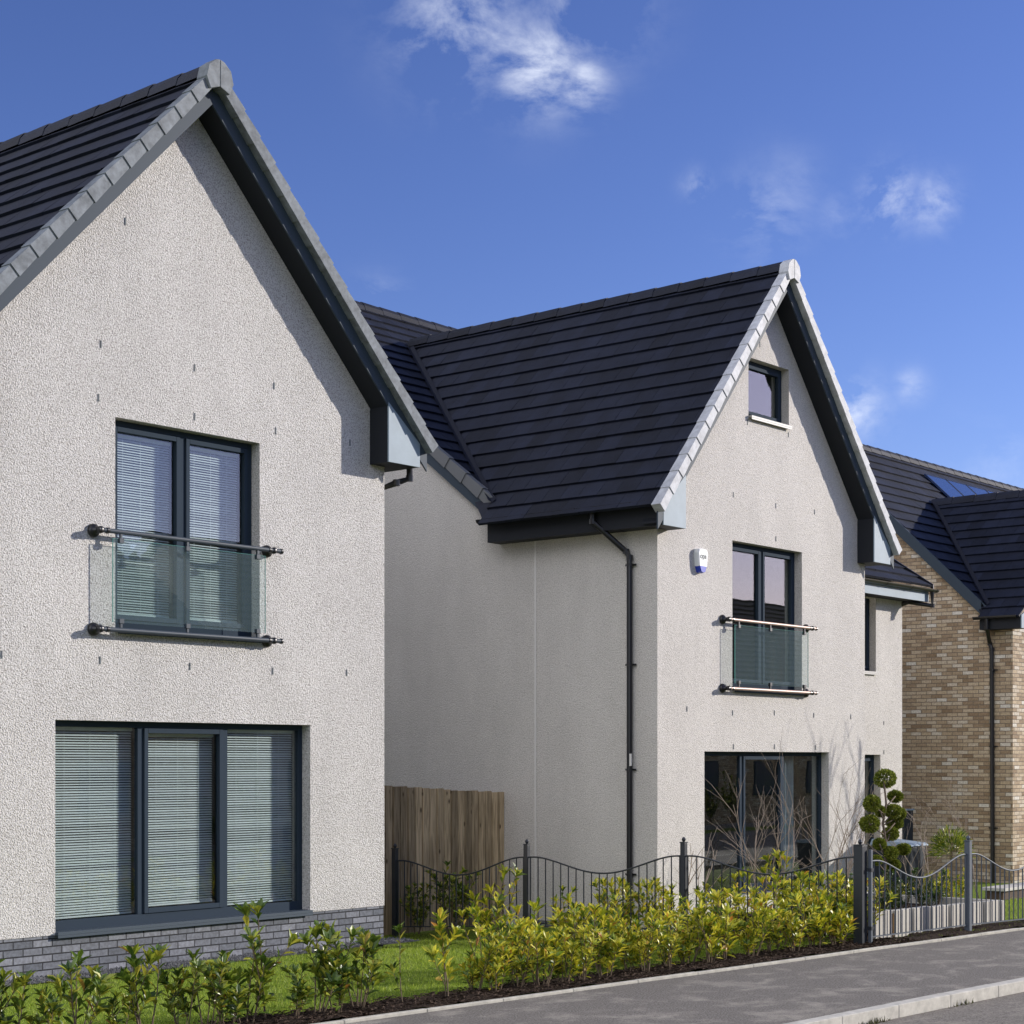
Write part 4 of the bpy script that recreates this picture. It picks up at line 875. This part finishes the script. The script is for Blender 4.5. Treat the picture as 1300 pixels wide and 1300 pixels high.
place(PY, spots, used)
GB = 'golden leaved shrub in the second row just behind the front row'; ggb = 'golden shrubs in the second row'
spots = []
px = 618
while px < 1075:
    x, y = row_at(px, random.uniform(.95, 1.35)); s = random.uniform(.98, 1.2); 
    if px > 640 or True: spots.append((x, y, gz(x, y), s * (.85 if px < 700 else .98), ORD[len(spots)] + ' golden shrub from the left in the second row', ggb))
    px += random.uniform(30, 44)
place(PY, spots, used)
# shrubs beyond the railings
GR = 'golden leaved shrub growing beyond the curved railings'; ggr = 'golden shrubs beyond the railings'
spots = []
for px, d_ in [(700, .5), (735, .6), (770, .4), (800, .7), (835, .5), (868, .8), (900, .5), (935, .6), (1000, .7), (1035, .5), (1060, .6), (1078, .4)]:
    p = on_fence(px); n_ = Vector((1, .14, 0)); q = p + n_ * d_; k = q; spots.append((q.x, q.y, gz(q.x, q.y), random.uniform(1.0, 1.3), ORD[len(spots)] + ' golden shrub from the left growing beyond the curved railings', ggr))
place(PY, spots, used)
q = on_fence(640); spots = [(q.x - .35, q.y - .1, gz(q.x, q.y), 1.45, 'bushy golden shrub touching the first railing panel on its lawn side', None)]
place(PY, spots, used)
PD = shrub_protos('dark_shrub', 2, .85, .42, 11, LEAFG, .11, .04, label='dark green shrub', dens=15)
q = on_fence(572); place(PD[:1], [(q.x + .35, q.y + .3, -.2, 1.0, 'dark green shrub in the shade between the timber fence and the railings', None)], used)
q = on_fence(520); place(PD[1:], [(q.x + .2, q.y + .05, -.2, .75, 'smaller dark shrub nearest the house corner behind the railings', None)], used)
x, y = 20.9, 12.6; place(PY, [(x, y, gz(x, y), 1.55, 'large bushy shrub under the right end of the dark ground floor window', None)], used)

def twigs(mb, p, d, L, r, depth, spread=.5, droop=0):
    n = 4; pts = [p]
    for i in range(n): d = (d + rv(.14) + Vector((0, 0, droop))).normalized(); pts.append(pts[-1] + d * L / n)
    mb.tube(pts, r, 4 if r < .006 else 6, r1=r * .6, caps=False)
    if depth > 0:
        for k in range(random.randint(2, 3)):
            a = d.cross(rv()).normalized(); q = pts[random.randint(2, n)]; twigs(mb, q, (d + a * spread + Vector((0, 0, .12))).normalized(), L * random.uniform(.5, .8), r * .6, depth - 1, spread, droop)
def bare(name, x, y, z, H, n, label, depth=3, r=.010, spread=.5, cat='bare shrub', lean=.3):
    mb = MB()
    for k in range(n):
        a = random.uniform(0, 6.28); twigs(mb, Vector((x, y, z - .02)), Vector((math.cos(a) * lean, math.sin(a) * lean, 1)).normalized(), H * random.uniform(.38, .5), r, depth, spread)
    tag(mb.build(name, TWIG, org=(x, y, z), smooth=True), label, cat)
p = pt_y(872, 1100, 13.2); bare('bare_shrub', p.x, p.y, -.2, 2.1, 2, 'slender leafless shrub rising behind the middle railing post', 2, .012, .45)
p = pt_y(975, 1100, 12.9); bare('bare_shrub', p.x, p.y, -.15, 2.2, 7, 'many stemmed leafless shrub in front of the dark ground floor window', 3, .011)
p = pt_y(1060, 1100, 12.6); bare('bare_shrub', p.x, p.y, -.15, 2.1, 7, 'leafless shrub in front of the pale wall just left of the corner post', 3, .010)
p = pt_y(1160, 1100, 13.0); bare('bare_shrub', p.x, p.y, -.15, 1.6, 5, 'leafless shrub between the cloud pruned tree and the rounded bush', 3, .007)
p = pt_y(1182, 1140, 12.2); bare('bare_shrub', p.x, p.y, -.1, 2.4, 2, 'tall thin leafless shrub in front of the buff brick wall', 3, .009, .45, lean=.35)
p = pt_y(1243, 1140, 12.6); bare('bare_shrub', p.x, p.y, -.1, 2.3, 4, 'leafless shrub in front of the downpipe of the brick house', 3, .008, .5)
# leafless tree standing past the right edge, whose shadow falls on the middle house
base = Vector((24.95, Y2, .3)) + (SUN / -SUN.y) * 3.0
bare('bare_tree', base.x, base.y, -.3, 4.9, 4, 'leafless slender tree past the right edge of the middle house garden', 4, .034, .20, 'tree', .05)

# cloud pruned tree
TP = 11.6
TP = 11.0
tt = thing('cloud_pruned_tree', 'clipped evergreen with round pompom balls behind the railings', 'topiary', tuple(pt_y(1123, 1190, TP)))
tr = MB(); b0 = pt_y(1123, 1190, TP); tr.tube([b0, pt_y(1122, 1120, TP), pt_y(1125, 1075, TP), pt_y(1121, 1045, TP), pt_y(1125, 1020, TP), pt_y(1122, 990, TP)], .022, 8, r1=.012)
balls = [(1123.6, 988.5, 14, 12), (1136.6, 1011, 9.5, 7.5), (1107, 1020, 10.5, 10), (1117.7, 1030, 6.5, 6.5), (1134, 1030, 11, 9), (1143.5, 1033, 6, 7), (1104, 1046, 12, 11), (1136, 1045, 10.5, 8), (1130.6, 1058.6, 10.5, 8.5), (1116.6, 1071.5, 8, 7), (1131, 1083, 9, 8), (1147, 1078, 9, 7), (1133, 1098, 10, 8), (1113, 1092, 7, 6)]
for (bx_, by_, rw, rh) in balls: tr.tube([pt_y(1123, by_ + 14, TP), pt_y((bx_ + 1123) / 2, by_ + 8, TP), pt_y(bx_, by_, TP)], .009, 5)
tr.build('trunk', BARK, tt, smooth=True)
for (bx_, by_, rw, rh) in balls:
    c = pt_y(bx_, by_, TP + random.uniform(-.08, .08)); rx, rz = rw * .01005, rh * .01005; mb = MB()
    for i in range(2300):
        d = rv(); 
        while d.length > 1 or d.length < .1: d = rv()
        d.normalize(); k = random.uniform(.5, 1.0) ** .5 * 1.03 + .10 * mnoise.noise(d * 2.5 + c * 3); P_ = c + Vector((d.x * rx * k, d.y * rx * k, d.z * rz * k)); s = random.uniform(.014, .026); a = (d + rv(.8)).normalized(); b = a.cross(rv()).normalized()
        mb.add([P_ - b * s * .4, P_ + a * s, P_ + b * s * .4, P_ - a * s * .5], [(0, 1, 2, 3)])
    mb.build('pompom', TOPI, tt)

# rounded golden bush with strappy leaves
c = pt_y(1208, 1068, 11.8); mb = MB()
for i in range(900):
    d = rv(); d.z = abs(d.z); d.normalize(); k = random.uniform(.5, 1); P_ = Vector((c.x + d.x * .28 * k, c.y + d.y * .28 * k, c.z - .22 + d.z * .42 * k)); leaf(mb, P_, d + rv(.4), rv(), .10, .014)
tag(mb.build('golden_bush', LEAFG, org=(c.x, c.y, -.1)), 'rounded olive green bush with narrow leaves in front of the brick wall', 'bush')
sb = MB(); sb.tube([(c.x, c.y, -.2), (c.x, c.y, c.z - .1)], .02, 6); o_ = sb.build('stem', STEMM, None, org=(c.x, c.y, -.1)); o_.parent = bpy.data.objects['golden_bush']; o_.location = (0, 0, 0)
# dark hedge plants behind planter
PH = shrub_protos('evergreen_shrub', 3, .62, .5, 9, LEAFD, .06, .022, label='dark evergreen shrub planted behind the stone planter edge', group='dark evergreen shrubs in the stone planter', dens=20)
spots = []
for i in range(9):
    x = 19.15 + i * .32; spots.append((x, 10.75 + random.uniform(-.15, .3), .15, random.uniform(.7, .9), ORD[i] + ' dark evergreen shrub from the left in the stone planter', 'dark evergreen shrubs in the stone planter'))
place(PH, spots, used)
x, y = 26.0, 13.0
for i in range(5): pass
PYH = [(25.2 + .5 * i, 13.4, -.25, .8, ORD[i] + ' low golden hedge plant from the left in front of the brick house', 'low golden hedge plants at the right edge') for i in range(6)]
place(PY, PYH, used)

# planter
pl = thing('stone_planter', 'low pale stone planter edge with rusty joints behind the railings', 'planter', (21.3, 10.7, -.05))
a, b = Vector((18.85, 10.17, 0)), Vector((21.95, 10.0, 0)); L = (b - a).length; n = 7
for i in range(n):
    p, q = a.lerp(b, i / n + .004), a.lerp(b, (i + 1) / n - .004); mb = MB(); mb.box(p.x, q.x, p.y, p.y + .09, -.15, .34 - i * .005 + random.uniform(-.004, .004)); mb.build('slab', STONE, pl, bevel=.006)
    if i not in (0, 4): continue
    mb = MB(); mb.box(q.x + .002, a.lerp(b, (i + 1) / n + .004).x - .002, q.y + .012, q.y + .08, -.15, .30); mb.build('joint', RUST, pl)
mb = MB(); mb.box(21.96, 22.05, 10.0, 12.2, -.15, .30); mb.build('return_edge', STONE, pl, bevel=.006)
mb = MB(); mb.box(18.9, 21.955, 10.28, 12.2, -.15, .2); mb.build('earth', SOIL, pl)
# raised patio at the right edge
pa = thing('raised_patio', 'low brown brick terrace with a pale slab top at the right edge', 'terrace', (26, 12, -.25))
mb = MB(); mb.box(26.6, 33.5, 12.1, 12.4, -.35, .06); mb.build('base', plain('brown_wall', (.10, .07, .05), .8, .2, var=.3, vs_=8), pa)
mb = MB(); mb.box(26.55, 33.55, 12.05, 12.45, .0605, .11); mb.build('coping', PAVER, pa, bevel=.006)
mb = MB(); mb.box(26.5, 33, 11.5, 12.0, -.22, -.13); mb.build('slab_path', PAVER, pa)

# bins at the side of the middle house
def bin_(x, y, w, h, lidm, label, z=-.28):
    t = thing('wheeled_bin', label, 'bin', (x, y, z)); mb = MB(); a = [(x - w * .42, y - w * .5, z + .04), (x + w * .42, y - w * .5, z + .04), (x + w * .42, y + w * .5, z + .04), (x - w * .42, y + w * .5, z + .04)]; b_ = [(x - w * .5, y - w * .62, z + h), (x + w * .5, y - w * .62, z + h), (x + w * .5, y + w * .62, z + h), (x - w * .5, y + w * .62, z + h)]
    mb.hexa(a, b_); mb.build('body', BIN, t, bevel=.02)
    mb = MB(); mb.hexa([(x - w * .54, y - w * .68, z + h + .002), (x + w * .54, y - w * .68, z + h + .002), (x + w * .54, y + w * .66, z + h + .002), (x - w * .54, y + w * .66, z + h + .002)], [(x - w * .5, y - w * .62, z + h + .05), (x + w * .5, y - w * .62, z + h + .05), (x + w * .5, y + w * .6, z + h + .11), (x - w * .5, y + w * .6, z + h + .11)]); mb.build('lid', lidm, t, bevel=.015)
    for s in (-1, 1): mb = MB(); mb.tube([(x + s * w * .46, y + w * .55, z + .1), (x + s * w * .36, y + w * .55, z + .1)], .1, 16); mb.build('wheel', BLACK, t)
    mb = MB(); mb.tube([(x - w * .4, y + w * .74, z + h - .02), (x + w * .4, y + w * .74, z + h - .02)], .014, 8); mb.build('handle', BLACK, t)
bin_(26.0, 13.6, .56, 1.04, BINLID, 'grey wheeled bin with a pale lid behind the cloud pruned tree')
mb = MB(); p = pt_y(1155, 1027, 16.2); cb_ = thing('meter_cabinet', 'tall grey cabinet between the middle house and the brick wall', 'cabinet', (p.x, p.y, -.3))
mb.box(p.x - .22, p.x + .14, p.y, p.y + .25, -.3, p.z - .03); mb.build('body', BIN, cb_, bevel=.006); mb = MB(); mb.box(p.x - .24, p.x + .16, p.y - .02, p.y + .27, p.z - .029, p.z); mb.build('lid', BINLID, cb_, bevel=.004); mb = MB(); mb.box(p.x - .18, p.x + .10, p.y - .008, p.y - .001, -.1, p.z - .1); mb.build('door', BIN, cb_)

# ------------------------------------------------------------------ houses across the road (seen mirrored in the windows)
def opp(x0, x1, yf, yb, eave, ridge, label, wallm):
    t = thing('facing_house', label, 'house', ((x0 + x1) / 2, yf, -.3)); mb = MB(); mb.box(x0, x1, yb, yf, -.4, eave)
    ym = (yf + yb) / 2; mb.prism([(x0, yf, eave), (x0, ym, ridge - .15), (x0, yb, eave)], (x1 - x0, 0, 0)); mb.build('wall', wallm, t)
    r_ = MB(); s = math.hypot(ym - yf, ridge - eave); 
    for sg, y_ in ((1, yf), (-1, yb)):
        D_ = Vector((0, ym - y_, ridge - eave)).normalized(); st = Vector((x0 - .2, y_, eave)) - D_ * .4; slope_tiles(r_, st, (1, 0, 0), D_, x1 - x0 + .4, s + .4, gauge=.36, th=.06, base=.05)
    r_.build('roof', PINK, t)
    for k in range(int((x1 - x0) / 4)):
        for z in (.8, 3.3):
            w_ = MB(); xx = x0 + 1.2 + k * 4; w_.box(xx, xx + 1.5, yf + .002, yf + .05, z, z + 1.3); f_ = w_.build('window', FRAME, t); g_ = MB(); g_.box(xx + .06, xx + 1.44, yf + .051, yf + .056, z + .06, z + 1.24); g_.build('pane', PANEL, f_)
opp(14, 31, -7, -16, 5.2, 8.6, 'brick house across the road with a brown tiled roof', BRICKB)
opp(34, 50, -8, -17, 5.2, 8.9, 'white house across the road with a brown tiled roof', HARL2)
opp(53, 74, -8, -17, 5.2, 8.9, 'second brick house across the road, farther down', BRICKB)
PX = shrub_protos('garden_shrub', 2, 1.3, .4, 14, LEAFG, .11, .05, label='shrub in the gardens across the road', group='shrubs across the road', dens=24)
place(PX, [(30 + i * 1.5, -5.2, 0, random.uniform(.8, 1.4), 'shrub in the gardens across the road', 'shrubs across the road') for i in range(16)], used)
for p_ in PG + PT + PY + PYs + PD + PH + PX:
    if p_.name not in used:
        for ch in list(p_.children): bpy.data.objects.remove(ch)
        bpy.data.objects.remove(p_)
